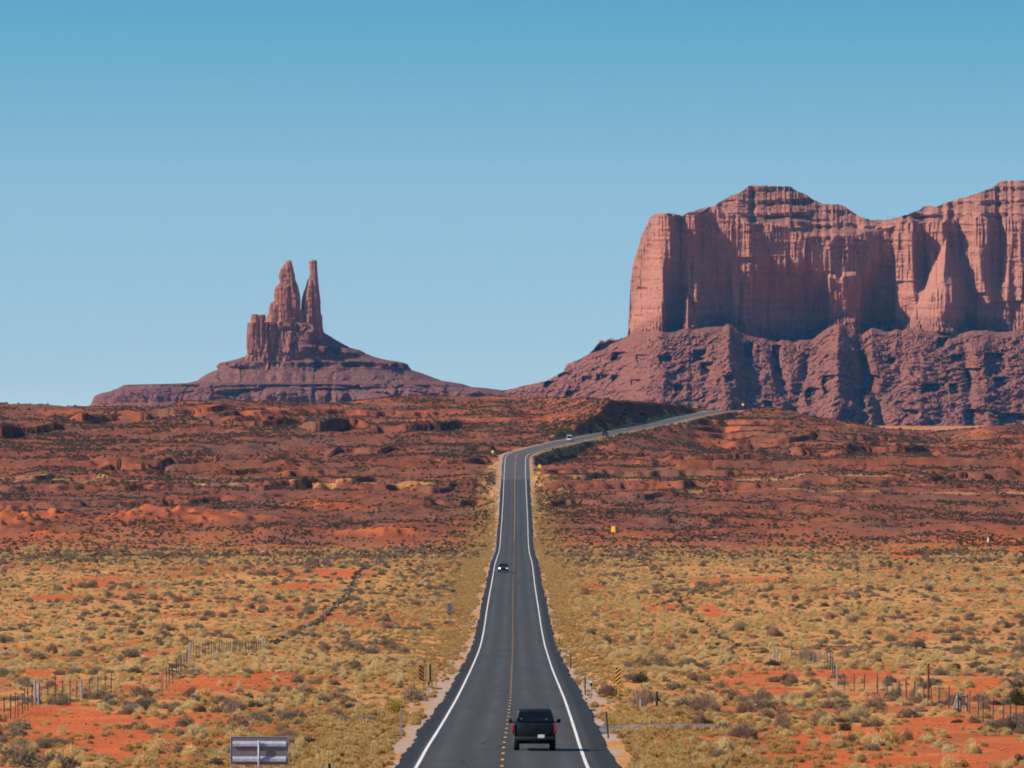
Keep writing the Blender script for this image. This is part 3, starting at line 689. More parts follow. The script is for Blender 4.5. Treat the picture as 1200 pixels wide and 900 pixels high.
def loft(levels, D0, depth, nang, nlev, seed, lob, cliff=None, cy=0.0, minb=0.0, power=2.3, skew=0.0, blocks=None):
    """levels: (py, left px, right px) -> a closed body of rounded, lobed sections"""
    lv = np.array(sorted(levels, key=lambda q: -q[0]), float)
    py = np.linspace(lv[0, 0], lv[-1, 0], nlev)
    xl = np.interp(-py, -lv[:, 0], lv[:, 1]); xr_ = np.interp(-py, -lv[:, 0], lv[:, 2])
    th = np.linspace(0, 2 * math.pi, nang, endpoint=False)
    z = (HY - py) * D0 / F
    cx = ((xl + xr_) / 2 - 600) * D0 / F; a = np.maximum((xr_ - xl) / 2 * D0 / F, 0.3); b = np.maximum(a * depth, minb)
    c, s = np.cos(th), np.sin(th)
    sc = np.sign(c) * np.abs(c) ** (2 / power); ss = np.sign(s) * np.abs(s) ** (2 / power)
    sc = sc + skew * np.maximum(-s, 0) ** 1.2 * (1 - np.abs(c))
    A = a[:, None] * np.ones_like(th)[None, :]; Z = np.repeat(z[:, None], nang, 1)
    T = np.repeat(th[None, :], nlev, 0)
    front = np.repeat((0.25 + 0.75 * np.abs(s))[None, :], nlev, 0)       # keep the outline against the sky, carve the faces
    per = np.maximum(A, 18.0)
    U = cx[:, None] + sc[None, :] * a[:, None]; Vv = s[None, :] * b[:, None]
    r = np.zeros_like(U)
    for wl, zl, am in lob:
        r = r + am * (np.abs(vnoise(U / wl + 7 * seed, Z / zl, Vv / wl, seed=seed)) - 0.35)
        seed += 1
    bed = 0.7 * vnoise(U / 9, Z / 3.0, seed=seed + 5)
    if blocks:
        for wl, zl, am in blocks: r = r + am * cell(U / wl + 3.1 * seed, Z / zl + 4 * cell(U / wl + 3.1 * seed, 0 * U, seed), seed + 3)
    if cliff is not None: r = r * cliff(z)[:, None]
    n = np.stack([c[None, :] * np.ones_like(U), (s[None, :] * np.ones_like(U))], -1)
    X = cx[:, None] + sc[None, :] * a[:, None] + n[..., 0] * (r + bed) * front * np.clip(A / 12, 0.15, 1)
    Y = D0 + cy + ss[None, :] * b[:, None] + n[..., 1] * (r + bed) * front * np.clip(A / 12, 0.15, 1)
    V = np.stack([X, Y, Z], -1).reshape(-1, 3)
    i = np.arange(nlev - 1)[:, None] * nang; j = np.arange(nang)[None, :]; k = (np.arange(nang)[None, :] + 1) % nang
    Fq = np.stack([(i + j).ravel(), (i + k).ravel(), (i + nang + k).ravel(), (i + nang + j).ravel()], 1)
    # lid
    ctr = len(V); V = np.vstack([V, [[cx[-1], D0 + cy, z[-1] + 0.5]]])
    lid = np.stack([(nlev - 1) * nang + j.ravel(), (nlev - 1) * nang + k.ravel(), np.full(nang, ctr), np.full(nang, ctr)], 1)
    return V, Fq, lid

def build_butte():
    D0 = 10300.0
    a = lambda Y, l, r: (290 + Y / 6.43, 270 + l / 6.43, 270 + r / 6.43)
    c = lambda Y, l, r: (290 + Y / 2.5, 80 + l / 2.5, 80 + r / 2.5)
    spireA = [a(99, 437, 455), a(106, 425, 462), a(130, 405, 470), a(165, 376, 480), a(210, 365, 490), a(240, 370, 492), a(265, 374, 500), a(300, 345, 512), a(350, 335, 522), a(400, 335, 527), a(420, 316, 528), a(450, 296, 528), a(500, 285, 527), a(580, 268, 522), a(700, 255, 520), a(860, 240, 520)]
    spireB = [a(97, 612, 645), a(102, 600, 652), a(113, 589, 655), a(124, 592, 655), a(160, 596, 656), a(230, 597, 661), a(242, 583, 662), a(300, 566, 668), a(350, 546, 672), a(400, 537, 678), a(500, 531, 683), a(514, 528, 692), a(600, 522, 697), a(640, 516, 702), a(740, 506, 708), a(860, 500, 712)]
    block1 = [a(503, 166, 204), a(508, 156, 212), a(560, 148, 222), a(650, 140, 232), a(740, 139, 240), a(800, 128, 246), a(880, 120, 250)]
    block2 = [a(506, 210, 262), a(514, 205, 264), a(600, 202, 270), a(700, 205, 280), a(880, 200, 290)]
    block3 = [a(478, 296, 322), a(500, 286, 330), a(560, 262, 340), a(700, 255, 350), a(880, 240, 360)]
    toe1 = [a(470, 512, 546), a(500, 503, 556), a(540, 498, 566), a(620, 490, 575), a(880, 480, 590)]
    base = [a(566, 166, 560), a(572, 150, 600), a(640, 144, 690), a(700, 141, 705), a(760, 138, 712), a(800, 126, 730), a(840, 112, 742), a(900, 100, 770), a(960, 70, 830), a(1040, 20, 900)]
    talus = [c(249, 640, 748), c(262, 575, 768), c(290, 531, 815), c(305, 528, 858), c(320, 516, 895), c(330, 482, 935), c(337, 452, 985), c(341, 447, 1000), c(358, 441, 1004), c(366, 420, 1030), c(378, 396, 1062), c(390, 375, 1092), c(398, 345, 1150), c(402, 158, 1164), c(408, 146, 1176), c(413, 138, 1240), c(428, 90, 1300), c(436, 75, 1320), c(452, 66, 1340), c(468, 62, 1420), c(500, 40, 1500), c(545, 0, 1600)]
    Z = lambda Y: (HY - (290 + Y / 2.5)) * D0 / F
    bands = [(Z(352), Z(338)), (Z(312), Z(290)), (Z(458), Z(404))]
    def cl(z):
        w = np.full_like(z, 0.32)
        for lo, hi in bands: w = np.maximum(w, sstep(lo - 4, lo + 3, z) * (1 - sstep(hi - 2, hi + 4, z)))
        return w
    parts = []
    parts.append((loft(talus, D0, 0.62, 1500, 230, 201, [(44, 60, 40), (19, 40, 22), (8, 14, 7), (3, 5, 2.4)], cl, cy=10, minb=60, power=2.2, blocks=[(16, 400, 9), (6, 60, 4)]), 1.0))
    parts.append((loft(base, D0, 0.55, 900, 150, 221, [(10, 130, 12), (4.8, 60, 5.5), (2.2, 14, 1.8)], None, cy=-22, minb=24, power=3.0, blocks=[(7, 40, 7), (3.2, 20, 3)]), 0.35))
    parts.append((loft(spireA, D0, 0.62, 320, 200, 231, [(11, 160, 6), (4.5, 80, 3.2), (2.2, 12, 1.2)], None, cy=-16, power=1.7, skew=0.42, blocks=[(6, 45, 3), (3, 18, 1.5)]), 0.0))
    parts.append((loft(spireB, D0, 0.8, 260, 200, 241, [(9, 160, 3.5), (4, 60, 1.8), (2.2, 12, 1.0)], None, cy=-10, power=1.6, skew=-0.12, blocks=[(5, 50, 2), (2.6, 18, 1.2)]), 0.0))
    for q, (lv, cy) in enumerate(((block1, -6), (block2, 8), (block3, -14), (toe1, -16))):
        parts.append((loft(lv, D0, 1.0, 160, 120, 251 + 7 * q, [(8, 90, 3.5), (3.5, 40, 1.6)], None, cy=cy, power=2.6, skew=0.1, blocks=[(4, 30, 2)]), 0.0))
    Vs, Fs, As = [], [], []; b0 = 0
    for (V, Fq, lid), tv in parts:
        Vs.append(V); Fs += [Fq + b0]; As.append(np.full(len(V), tv)); 
        l3 = lid.copy(); Fs.append(np.stack([l3[:, 0], l3[:, 1], l3[:, 2], l3[:, 2]], 1) + b0); b0 += len(V)
    V = np.vstack(Vs); quads = np.vstack(Fs)
    tri = quads[:, 2] == quads[:, 3]
    q4 = quads[~tri]; t3 = quads[tri][:, :3]
    allt = np.vstack([q4[:, [0, 1, 2]], q4[:, [0, 2, 3]], t3])
    me = mesh_np('butte', V, allt, [M['butte_rock']], False)
    at_ = me.attributes.new('talus', 'FLOAT', 'POINT'); at_.data.foreach_set('value', np.concatenate(As).astype(np.float32))
    tag(link(bpy.data.objects.new('butte', me)), kind='structure')

build_mesa(); build_butte()

# haze: one even body of air round everything below the sky
hb = MB().box(-9700, 9700, -420, 16600, -62, 460)
hm = bpy.data.materials.new('haze'); hm.use_nodes = True; ht = hm.node_tree; ht.nodes.clear()
pv = ht.nodes.new('ShaderNodeVolumePrincipled'); pv.inputs['Color'].default_value = (0.10, 0.50, 1.0, 1); pv.inputs['Density'].default_value = 1.1e-5; pv.inputs['Anisotropy'].default_value = 0.0
ou = ht.nodes.new('ShaderNodeOutputMaterial'); ht.links.new(pv.outputs[0], ou.inputs['Volume'])
hz = hb.build('haze', hm); tag(hz, kind='stuff')
exec_rest = True
#@@REST@@
# ----------------------------------------------------------------------------
# vehicles
# ----------------------------------------------------------------------------
def wheel(parent, x, y, r, w):
    sgn = 1 if x > 0 else -1
    wh = MB().lathe_x([(-w / 2, r * 0.62), (-w / 2, r * 0.92), (-w * 0.36, r), (w * 0.36, r), (w / 2, r * 0.92), (w / 2, r * 0.62)], 28, x, y, r).build('wheel', M['rubber'], parent, True)
    MB().lathe_x([(-0.02, r * 0.60), (0.0, r * 0.58), (0.015, r * 0.2)] if sgn > 0 else [(-0.015, r * 0.2), (0.0, r * 0.58), (0.02, r * 0.60)], 20, x + sgn * (w / 2 + 0.004), y, r).build('rim', M['rim'], wh)
    return wh

def pickup():
    root = empty('pickup_truck', (0, 0, 0))
    tag(root, 'black pickup truck driving away in the right lane, left tail lamp sunlit red', 'pickup truck')
    hw = 0.965
    # cab end of the body, bonnet and doors
    body = [(-0.75, 0.42), (2.55, 0.42), (2.78, 0.55), (2.80, 0.98), (2.55, 1.10), (1.25, 1.17), (1.15, 1.20), (-0.75, 1.20)]
    MB().prism(body, lambda y, z: hw - 0.03 * (z > 1.0) - 0.05 * (z < 0.5), 0.05).build('body', M['black_car'], root, True)
    # cargo bed
    b = MB(); b.box(-hw + 0.02, -hw + 0.14, -2.62, -0.752, 0.50, 1.26, 0.035); b.box(hw - 0.14, hw - 0.02, -2.62, -0.752, 0.50, 1.26, 0.035)
    b.box(-hw + 0.14, hw - 0.14, -2.55, -0.752, 0.52, 0.70); b.box(-hw + 0.14, hw - 0.14, -0.80, -0.755, 0.70, 1.24)
    b.build('cargo_bed', M['black_car'], root, True)
    tg = MB().box(-hw + 0.15, hw - 0.15, -2.66, -2.58, 0.62, 1.27, 0.03).build('tailgate', M['black_car'], root, True)
    MB().box(-0.12, 0.12, -2.685, -2.662, 1.02, 1.10, 0.008).build('handle', M['trim'], tg)
    MB().box(0.50, 0.66, -2.672, -2.662, 0.84, 0.88).build('badge', M['chrome'], tg)
    cab = [(-0.78, 1.19), (1.15, 1.19), (0.45, 1.80), (0.25, 1.90), (-0.45, 1.93), (-0.64, 1.86), (-0.76, 1.40)]
    cb = MB().prism(cab, lambda y, z: np.interp(z, [1.19, 1.93], [0.95, 0.74]), 0.06).build('cab', M['black_car'], root, True)
    MB().poly([(-0.78, -0.79, 1.33), (0.78, -0.79, 1.33), (0.685, -0.685, 1.80), (-0.685, -0.685, 1.80)], (0, 0.02, 0.0)).build('rear_window', M['glass'], root)
    MB().poly([(-0.74, 1.12, 1.25), (0.74, 1.12, 1.25), (0.64, 0.53, 1.77), (-0.64, 0.53, 1.77)], (0, 0.03, 0.03)).build('windscreen', M['glass'], root)
    for s in (-1, 1):
        for y0, y1, y2, y3 in ((-0.60, 0.15, 0.12, -0.52), (0.25, 0.92, 0.42, 0.24)):
            MB().poly([(s * 0.93, y0, 1.28), (s * 0.93, y1, 1.28), (s * 0.805, y2, 1.76), (s * 0.805, y3, 1.76)], (s * 0.012, 0, 0.004)).build('side_window', M['glass'], root)
        MB().box(s * 0.985 - 0.075 - 0.0 * s, s * 0.985 + 0.03, -2.665, -2.50, 0.80, 1.22, 0.02).build('tail_lamp', M['red_lens'], root, True)
        MB().box(s * 0.74 - 0.17, s * 0.74 + 0.17, 2.70, 2.815, 0.78, 0.96, 0.03).build('headlight', M['rim'], root, True)
        mr = MB().box(s * 1.14 - 0.09, s * 1.14 + 0.09, 0.66, 0.78, 1.24, 1.43, 0.04).build('wing_mirror', M['trim'], root, True)
        MB().tube((s * 0.93, 0.75, 1.25), (s * 1.09, 0.72, 1.30), 0.025).build('mirror_arm', M['trim'], mr)
        for y in (-1.62, 1.78): wheel(root, s * 0.84, y, 0.385, 0.27)
    bp = MB().box(-0.95, 0.95, -2.82, -2.67, 0.47, 0.66, 0.04).build('rear_bumper', M['chrome'], root, True)
    MB().box(0.14, 0.46, -2.832, -2.822, 0.60, 0.76).build('licence_plate', M['plate'], bp)
    MB().box(-0.96, 0.96, 2.76, 2.90, 0.42, 0.66, 0.04).build('front_bumper', M['chrome'], root, True)
    MB().box(-0.55, 0.55, 2.79, 2.822, 0.72, 0.98, 0.01).build('grille', M['trim'], root)
    MB().tube((0, -2.66, 0.42), (0, -2.98, 0.42), 0.035).box(-0.28, 0.28, -2.70, -2.62, 0.36, 0.47).build('tow_hitch', M['trim'], root)
    MB().tube((0.45, -2.2, 0.36), (0.48, -2.72, 0.34), 0.04).build('exhaust_pipe', M['chrome'], root)
    MB().box(-0.82, 0.82, -1.72, -1.52, 0.31, 0.46).box(-0.3, 0.3, -2.2, 2.3, 0.36, 0.5).build('axle', M['trim'], root)
    MB().box(-0.66, -0.58, -0.802, -0.792, 1.42, 1.50).build('window_mark', M['grey_panel'], root)  # small flat grey marks on the rear window, one near each side
    MB().box(0.50, 0.60, -0.802, -0.792, 1.40, 1.47).build('window_mark', M['grey_panel'], root)
    return root

def wagon(name, label, cat, paint_, L, Wd, H, belt, hood, tail, front_lit=False, van=False):
    """closed car; nose towards +y"""
    root = empty(name, (0, 0, 0)); tag(root, label, cat)
    hw = Wd / 2; y0, y1 = -L / 2, L / 2
    low = [(y0 + 0.05, 0.34), (y1 - 0.10, 0.34), (y1, 0.5), (y1 - 0.02, hood * 0.92), (y1 - 0.25, hood), (y1 - L * 0.27, belt), (y0 + 0.02, belt), (y0, 0.6)]
    MB().prism(low, lambda y, z: hw - 0.05 * (z < 0.45) - 0.03 * (z > belt - 0.02), 0.06).build('body', paint_, root, True)
    ya = y1 - L * (0.18 if van else 0.27)
    roof = [(y0 + 0.03, belt - 0.01), (ya, belt - 0.01), (ya - (0.55 if van else 0.75), H - 0.06), (ya - 1.1, H), (y0 + tail + 0.2, H), (y0 + tail, H - 0.07)]
    tp = lambda y, z: np.interp(z, [belt, H], [hw - 0.05, hw - (0.12 if van else 0.22)])
    MB().prism(roof, tp, 0.06).build('cabin', paint_, root, True)
    wt_ = float(tp(0, belt + 0.06)); wu = float(tp(0, H - 0.14))
    yb = np.interp(belt + 0.08, [belt, H - 0.07], [y0 + 0.03, y0 + tail]); yu = np.interp(H - 0.16, [belt, H - 0.07], [y0 + 0.03, y0 + tail])
    MB().poly([(-wt_ + 0.1, yb - 0.012, belt + 0.08), (wt_ - 0.1, yb - 0.012, belt + 0.08), (wu - 0.1, yu - 0.012, H - 0.16), (-wu + 0.1, yu - 0.012, H - 0.16)], (0, 0.02, 0)).build('rear_window', M['glass'], root)
    fb = np.interp(belt + 0.06, [belt, H - 0.06], [ya, ya - (0.55 if van else 0.75)]); fu = np.interp(H - 0.14, [belt, H - 0.06], [ya, ya - (0.55 if van else 0.75)])
    MB().poly([(-wt_ + 0.08, fb + 0.012, belt + 0.06), (wt_ - 0.08, fb + 0.012, belt + 0.06), (wu - 0.08, fu + 0.012, H - 0.14), (-wu + 0.08, fu + 0.012, H - 0.14)], (0, -0.02, 0)).build('windscreen', M['glass'], root)
    for s in (-1, 1):
        n = 3
        a0, a1 = y0 + tail + 0.25, ya - 0.75
        for k in range(n):
            p, q_ = a0 + (a1 - a0) * k / n + 0.04, a0 + (a1 - a0) * (k + 1) / n - 0.04
            MB().poly([(s * (wt_ + 0.004), p, belt + 0.07), (s * (wt_ + 0.004), q_ + 0.12 * (k == n - 1), belt + 0.07), (s * (wu + 0.012), q_, H - 0.15), (s * (wu + 0.012), p, H - 0.15)], (s * 0.012, 0, 0)).build('side_window', M['glass'], root)
        MB().box(s * (hw - 0.16) - 0.10, s * (hw - 0.16) + 0.10, y0 - 0.015, y0 + 0.12, belt - 0.28, belt - 0.04, 0.02).build('tail_lamp', M['red_lens'], root, True)
        mat = (M['headlamp'] if s > 0 else M['headlamp_dim']) if front_lit else M['rim']
        MB().box(s * (hw - 0.26) - 0.17, s * (hw - 0.26) + 0.17, y1 - 0.16, y1 + 0.02, hood * 0.74, hood * 0.93, 0.03).build('headlight', mat, root, True)
        mr = MB().box(s * (hw + 0.12) - 0.09, s * (hw + 0.12) + 0.09, ya - 0.45, ya - 0.33, belt + 0.02, belt + 0.2, 0.03).build('wing_mirror', paint_, root, True)
        for y in (y0 + L * 0.2, y1 - L * 0.19): wheel(root, s * (hw - 0.14), y, 0.36, 0.24)
    MB().box(-hw + 0.05, hw - 0.05, y0 - 0.06, y0 + 0.06, 0.42, 0.62, 0.03).build('rear_bumper', M['trim'], root, True)
    MB().box(-hw + 0.05, hw - 0.05, y1 - 0.06, y1 + 0.07, 0.36, 0.56, 0.03).build('front_bumper', M['trim'], root, True)
    MB().box(-hw + 0.5, hw - 0.5, y1 - 0.02, y1 + 0.022, hood * 0.66, hood * 0.9, 0.01).build('grille', M['trim'], root)
    MB().box(-0.16, 0.16, y0 - 0.02, y0 + 0.0, 0.72, 0.86).build('licence_plate', M['plate'], root)
    return root

def put(root, x, d, away=True):
    h = 2.0; tx = (float(ROADX(d + h)) - float(ROADX(d - h))) / (2 * h); sl = (float(ROADZ(d + h)) - float(ROADZ(d - h))) / (2 * h)
    off = x - float(ROADX(d))
    root.location = (x, d, float(ROADZ(d)) + 0.052 - 0.012 * abs(off))
    root.rotation_euler = (math.atan(sl) if away else -math.atan(sl), 0, -math.atan(tx) + (0 if away else math.pi))

_rd = np.arange(150, 3650, 0.5); _rpy = HY - ROADZ(_rd) * F / _rd
def d_at(py):
    """distance at which the road surface stands at this row of the photograph"""
    i = np.nonzero(_rpy <= py)[0]
    return float(_rd[i[0]]) if len(i) else 3600.0
def spot(px, py, zoff=0.0):
    d = d_at(py); x = (px - 600) * d / F
    return Vector((x, d, gz1(x, d) + zoff)), d

d = d_at(880.5); put(pickup(), (626.5 - 600) * (d + 1) / F, d + 2.0)
d = d_at(671.5); put(wagon('car', 'dark car coming down the left lane with its headlights on', 'car', M['teal_car'], 4.7, 1.9, 1.72, 1.08, 0.98, 0.35, front_lit=True), (589.8 - 600) * d / F, d + 2.3, away=False)
put(wagon('van', 'silver van climbing the bend, ahead of the black pickup and behind the dark far car', 'van', M['silver_car'], 5.2, 2.05, 2.45, 1.25, 1.10, 0.28, van=True), (668 - 600) * 2946 / F, 2946)
put(wagon('car', 'dark car high on the bend near the ridge, farthest up the road', 'car', M['teal_car'], 4.9, 2.0, 1.95, 1.12, 1.02, 0.30), (709.3 - 600) * 3062 / F, 3062)

# ----------------------------------------------------------------------------
# signs, posts, fences
# ----------------------------------------------------------------------------
# guide sign seen from behind
gd = 300.0; gx = (304 - 600) * gd / F; k = gd / F
gt, gb_ = -(863 - HY) * k, -(896.5 - HY) * k
gb = gz1(gx, gd)
root = empty('guide_sign', (gx, gd, gb)); tag(root, 'back of a wide grey sign panel with two ribs on one post', 'road sign')
hw = 34 * k; z0, z1 = gb_ - gb, gt - gb
pn = MB().box(-hw, hw, 0.0, 0.012, z0, z1, 0.003).build('panel', M['alu_back'], root)
e = 0.02
MB().box(-hw - 0.001, -hw + e, -0.012, -0.0015, z0, z1).box(hw - e, hw + 0.001, -0.012, -0.0015, z0, z1).box(-hw + e, hw - e, -0.012, -0.0015, z1 - e, z1).box(-hw + e, hw - e, -0.012, -0.0015, z0, z0 + e).build('edge_trim', M['alu_rib'], pn)
for zc in (z1 - 0.30, z0 + 0.22):
    MB().prism([(-0.002, zc - 0.10), (-0.055, zc - 0.08), (-0.055, zc + 0.02), (-0.002, zc + 0.12)], lambda y, z: hw - 0.09).build('rib', M['alu_rib'], root)
MB().tube((-0.02, -0.11, -0.5), (-0.02, -0.11, z1 - 0.14), 0.045, n=12).build('post', M['galv'], root, True)

def stripes(w, h, sgn, yy, zc, dark=0.54):
    m = MB(); p = 0.28
    for kx in range(-4, 6):
        a = zc - h / 2 + kx * p
        pts = []
        # diagonal band clipped to the panel: z between lines a + sgn*x and a+p/2 + sgn*x
        poly = [(-w / 2, a - sgn * w / 2 * 0.9), (w / 2, a + sgn * w / 2 * 0.9), (w / 2, a + p * dark + sgn * w / 2 * 0.9), (-w / 2, a + p * dark - sgn * w / 2 * 0.9)]
        lo, hi = zc - h / 2 + 0.004, zc + h / 2 - 0.004
        def clip(P, f):
            out = []
            for i in range(len(P)):
                A, B = P[i], P[(i + 1) % len(P)]; fa, fb = f(A), f(B)
                if fa >= 0: out.append(A)
                if fa * fb < 0:
                    t = fa / (fa - fb); out.append((A[0] + (B[0] - A[0]) * t, A[1] + (B[1] - A[1]) * t))
            return out
        poly = clip(poly, lambda q_: q_[1] - lo)
        if len(poly) > 2: poly = clip(poly, lambda q_: hi - q_[1])
        if len(poly) > 2: m.poly([(x, yy, z) for x, z in poly], (0, -0.003, 0))
    return m

def marker(px, pyb, pyt, pym, label, sgn, post='yellow_post', sheet='orange_sheet', dark=0.54):
    p, d = spot(px, pyb); k = d / F
    root = empty('object_marker', p, R(-12)); tag(root, label, 'object marker', 'striped markers by the culvert')
    H = (pyb - pyt) * k; h = (pym - pyt) * k; w = 0.36
    pn = MB().box(-w / 2, w / 2, -0.01, 0.0, H - h, H, 0.0).build('panel', M[sheet], root)
    stripes(w, h, sgn, -0.0125, H - h / 2, dark).build('stripes', M['black_sheet'], pn)
    MB().box(-0.035, 0.035, 0.004, 0.05, -0.4, H - 0.1).build('post', M[post], root)
    return root
marker(494, 813, 778, 796, 'dark striped black and orange marker on a yellow post, left of the road', -1, sheet='rust_sheet', dark=0.66)
marker(724.4, 815.5, 779, 799, 'striped black and amber marker on a yellow post, right of the road', 1)

def back_pair(loc, H, h, label, group=None, s=1.0, capped=False):
    root = empty('object_marker', loc); tag(root, label, 'object marker', group)
    MB().box(-0.17 * s, -0.055 * s, -0.004, 0.006, H - h, H, 0.004).build('back_panel', M['galv'], root)
    MB().box(-0.052 * s, 0.045 * s, -0.03, 0.02, H - h, H - 0.002).build('yellow_edge', M['yellow_sheet'], root)
    MB().box(0.048 * s, 0.18 * s, -0.006, 0.006, H - h, H - 0.05, 0.004).build('dark_panel', M['blue_panel'], root)
    if capped: MB().box(0.186 * s, 0.235 * s, -0.01, 0.006, H - h, H - 0.03, 0.004).build('pale_edge', M['alu_rib'], root)
    MB().box(-0.03 * s, 0.03 * s, 0.024, 0.07, -0.4, H - h + 0.1).build('post', M['galv'], root)
    MB().box(-0.05 * s, 0.05 * s, -0.032, 0.022, H - h - 0.25, H - h - 0.004).build('bracket', M['black_sheet'], root)
    return root
p, d = spot(502.3, 814); back_pair(p, 38 * d / F, 21 * d / F, 'grey backed marker with a yellow edge, close beside the striped left marker', 'striped markers by the culvert', 1.0)
d = 312.0; x = (383 - 600) * d / F; zb = gz1(x, d); back_pair(Vector((x, d, zb)), -(893 - HY) * d / F - zb, 0.9, 'grey and dark blue marker with a yellow edge, right of the grey sign panel', None, 1.0, True)

# delineators: px, base row, top row, label, lean
DEL = [(470, 864, 829, 'grey post by the left verge below the yellow green bush', 0, 'galv'), (511, 805, 787, 'grey post between the left markers and the gravel patch', 0, 'galv'), (530.7, 782, 763, 'thin grey post up the left verge, beyond the left striped marker', 0, 'galv'),
       (544.7, 759, 746, 'thin grey post on the left verge, fourth one up the road', 0, 'galv'), (552.7, 731.5, 720, 'thin grey post on the left verge, level with the small sign back', 0, 'galv'), (559.7, 699, 690, 'thin grey post on the left verge, farthest one of the left row', 0, 'galv'),
       (713, 863, 831, 'dark leaning post in front of the side road', -0.09, 'steel_dark'), (685.7, 813, 791, 'grey post on the right verge, left of the short capped post', 0, 'steel_dark'), (668.7, 782.7, 763, 'thin grey post on the right verge, beyond the right striped marker', 0, 'steel_dark'), (655.5, 757, 746, 'thin grey post on the right verge, farthest one of the right row', 0, 'steel_dark')]
for px, pb, pt, lab, lean, mat in DEL:
    p, d = spot(px, pb); H = (pb - pt) * d / F
    root = empty('delineator_post', p); root.rotation_euler = (0, lean, 0); tag(root, lab, 'post', 'delineator posts along the verges')
    MB().box(-0.045, 0.045, -0.02, 0.02, -0.4, H, 0.008).build('stake', M[mat], root)
    MB().box(-0.04, 0.04, 0.0225, 0.028, H - 0.22, H - 0.03).build('reflector', M['white_obj'], root)
p, d = spot(692.7, 815); H = 18 * d / F
root = empty('capped_post', p); tag(root, 'short grey post with a dark collar and pale cap on the right verge', 'post')
MB().tube((0, 0, -0.3), (0, 0, H - 0.3), 0.05).build('stake', M['galv'], root); MB().tube((0, 0, H - 0.298), (0, 0, H - 0.08), 0.075).build('collar', M['black_sheet'], root); MB().tube((0, 0, H - 0.078), (0, 0, H + 0.05), 0.08, 0.05).build('cap', M['white_obj'], root)

def diamond(px, py, pyb, d, label, r=0.68):
    k = d / F; x = (px - 600) * k; zb = gz1(x, d); zc = -(py - HY) * k - zb
    zc = max(zc, 1.6)
    root = empty('warning_sign', (x, d, zb)); tag(root, label, 'road sign', 'yellow diamond signs at the bend')
    pts = [(-r, 0, zc), (0, 0, zc - r), (r, 0, zc), (0, 0, zc + r)]
    MB().poly(pts, (0, 0.02, 0)).build('panel', M['yellow_sheet'], root); root.rotation_euler = (0, 0, R(-24))
    MB().tube((0, 0.06, -0.3), (0, 0.06, zc + 0.3), 0.04).build('post', M['galv'], root)
diamond(632.3, 550, 556, 2655, 'yellow diamond sign right of the road below the bend', 0.78)
diamond(577.3, 535, 541, 2790, 'yellow diamond sign left of the road at the bend', 0.70)
diamond(870.5, 474, 480, 3545, 'yellow diamond sign beside the road on the ridge top', 0.75)
# plain yellow board on a post
d = 1985.0; k = d / F; x = (718.5 - 600) * k; zb = gz1(x, d); zt = -(616.8 - HY) * k - zb
root = empty('yellow_board', (x, d, zb), R(-24)); tag(root, 'square yellow board on a thin post at the foot of the red slope', 'road sign')
MB().box(-0.58, 0.58, 0, 0.02, zt - 1.5, zt).build('panel', M['yellow_sheet'], root); MB().tube((0, 0.07, -0.3), (0, 0.07, zt - 0.2), 0.06).build('post', M['steel_dark'], root)
p, d = spot(1158, 636); root = empty('marker_post', p); tag(root, 'short white post at the foot of the red slope', 'post')
MB().tube((0, 0, -0.3), (0, 0, 1.05), 0.24, 0.22, 12).build('stake', M['white_obj'], root, True); MB().tube((0, 0, 1.052), (0, 0, 1.2), 0.25, 0.12, 12).build('cap', M['white_obj'], root, True)
# small sign seen from behind on the left verge
p, d = spot(527, 732); k = d / F
root = empty('small_sign', p); tag(root, 'small blue grey sign back on a pale post on the left verge', 'road sign')
MB().box(-2.7 * k, 2.7 * k, 0, 0.012, 16 * k, 27 * k, 0.003).build('panel', M['grey_panel'], root); MB().box(-1.8 * k, 1.2 * k, -0.004, 0.010, 13.2 * k, 15.7 * k).build('lower_panel', M['steel_dark'], root)
MB().box(-0.05, 0.05, 0.016, 0.07, -0.3, 25 * k).build('post', M['galv'], root)

def fence(name, label, pts, n, hpx, mat, wires=3, thick=0.036, group=None, special=(), jit=0.25):
    """posts along a line of photo points (px, base row)"""
    P3 = [spot(px, py)[0] for px, py in pts]
    L = [0.0]
    for a_, b_ in zip(P3, P3[1:]): L.append(L[-1] + (b_ - a_).length)
    root = empty(name, P3[0]); tag(root, label, 'fence', group)
    tops = []
    for i in range(n):
        t = L[-1] * min(1, max(0, (i + (random.uniform(-jit, jit) if 0 < i < n - 1 else 0)) / (n - 1)))
        j = min(len(P3) - 2, int(np.searchsorted(L, t, side='right')) - 1)
        q_ = P3[j].lerp(P3[j + 1], (t - L[j]) / (L[j + 1] - L[j])); q_.z = gz1(q_.x, q_.y)
        loc = q_ - P3[0]; H = hpx * random.uniform(0.92, 1.1)
        sp = i in special
        r = thick * (2.0 if sp else 1.0) * random.uniform(0.85, 1.2)
        MB().tube(loc + Vector((0, 0, -0.3)), loc + Vector((random.uniform(-.05, .05), 0, H * (1.12 if sp else 1))), r, r * 0.9, 6).build('post', M['galv' if sp else mat], root)
        tops.append((loc, H))
    for w in range(wires):
        m = MB()
        for (a_, ha), (b_, hb_) in zip(tops, tops[1:]):
            f = (w + 1) / (wires + 0.3)
            m.tube(a_ + Vector((0, 0, 1.15 * f)), b_ + Vector((0, 0, 1.15 * f)), 0.008, n=4, cap=False)
        m.build('wire', M['steel_dark'], root)
    return root
fence('fence', 'wire fence of dark thin posts across the red soil at the left edge', [(-14, 851), (14, 842), (48, 825), (95, 816), (130, 810)], 24, 1.4, 'steel_dark', special=(11, 12, 19))
fence('fence', 'wire fence running from the left edge fence up to a pale corner post', [(190, 810), (207, 796), (222, 774)], 13, 1.5, 'steel_dark', special=(12,))
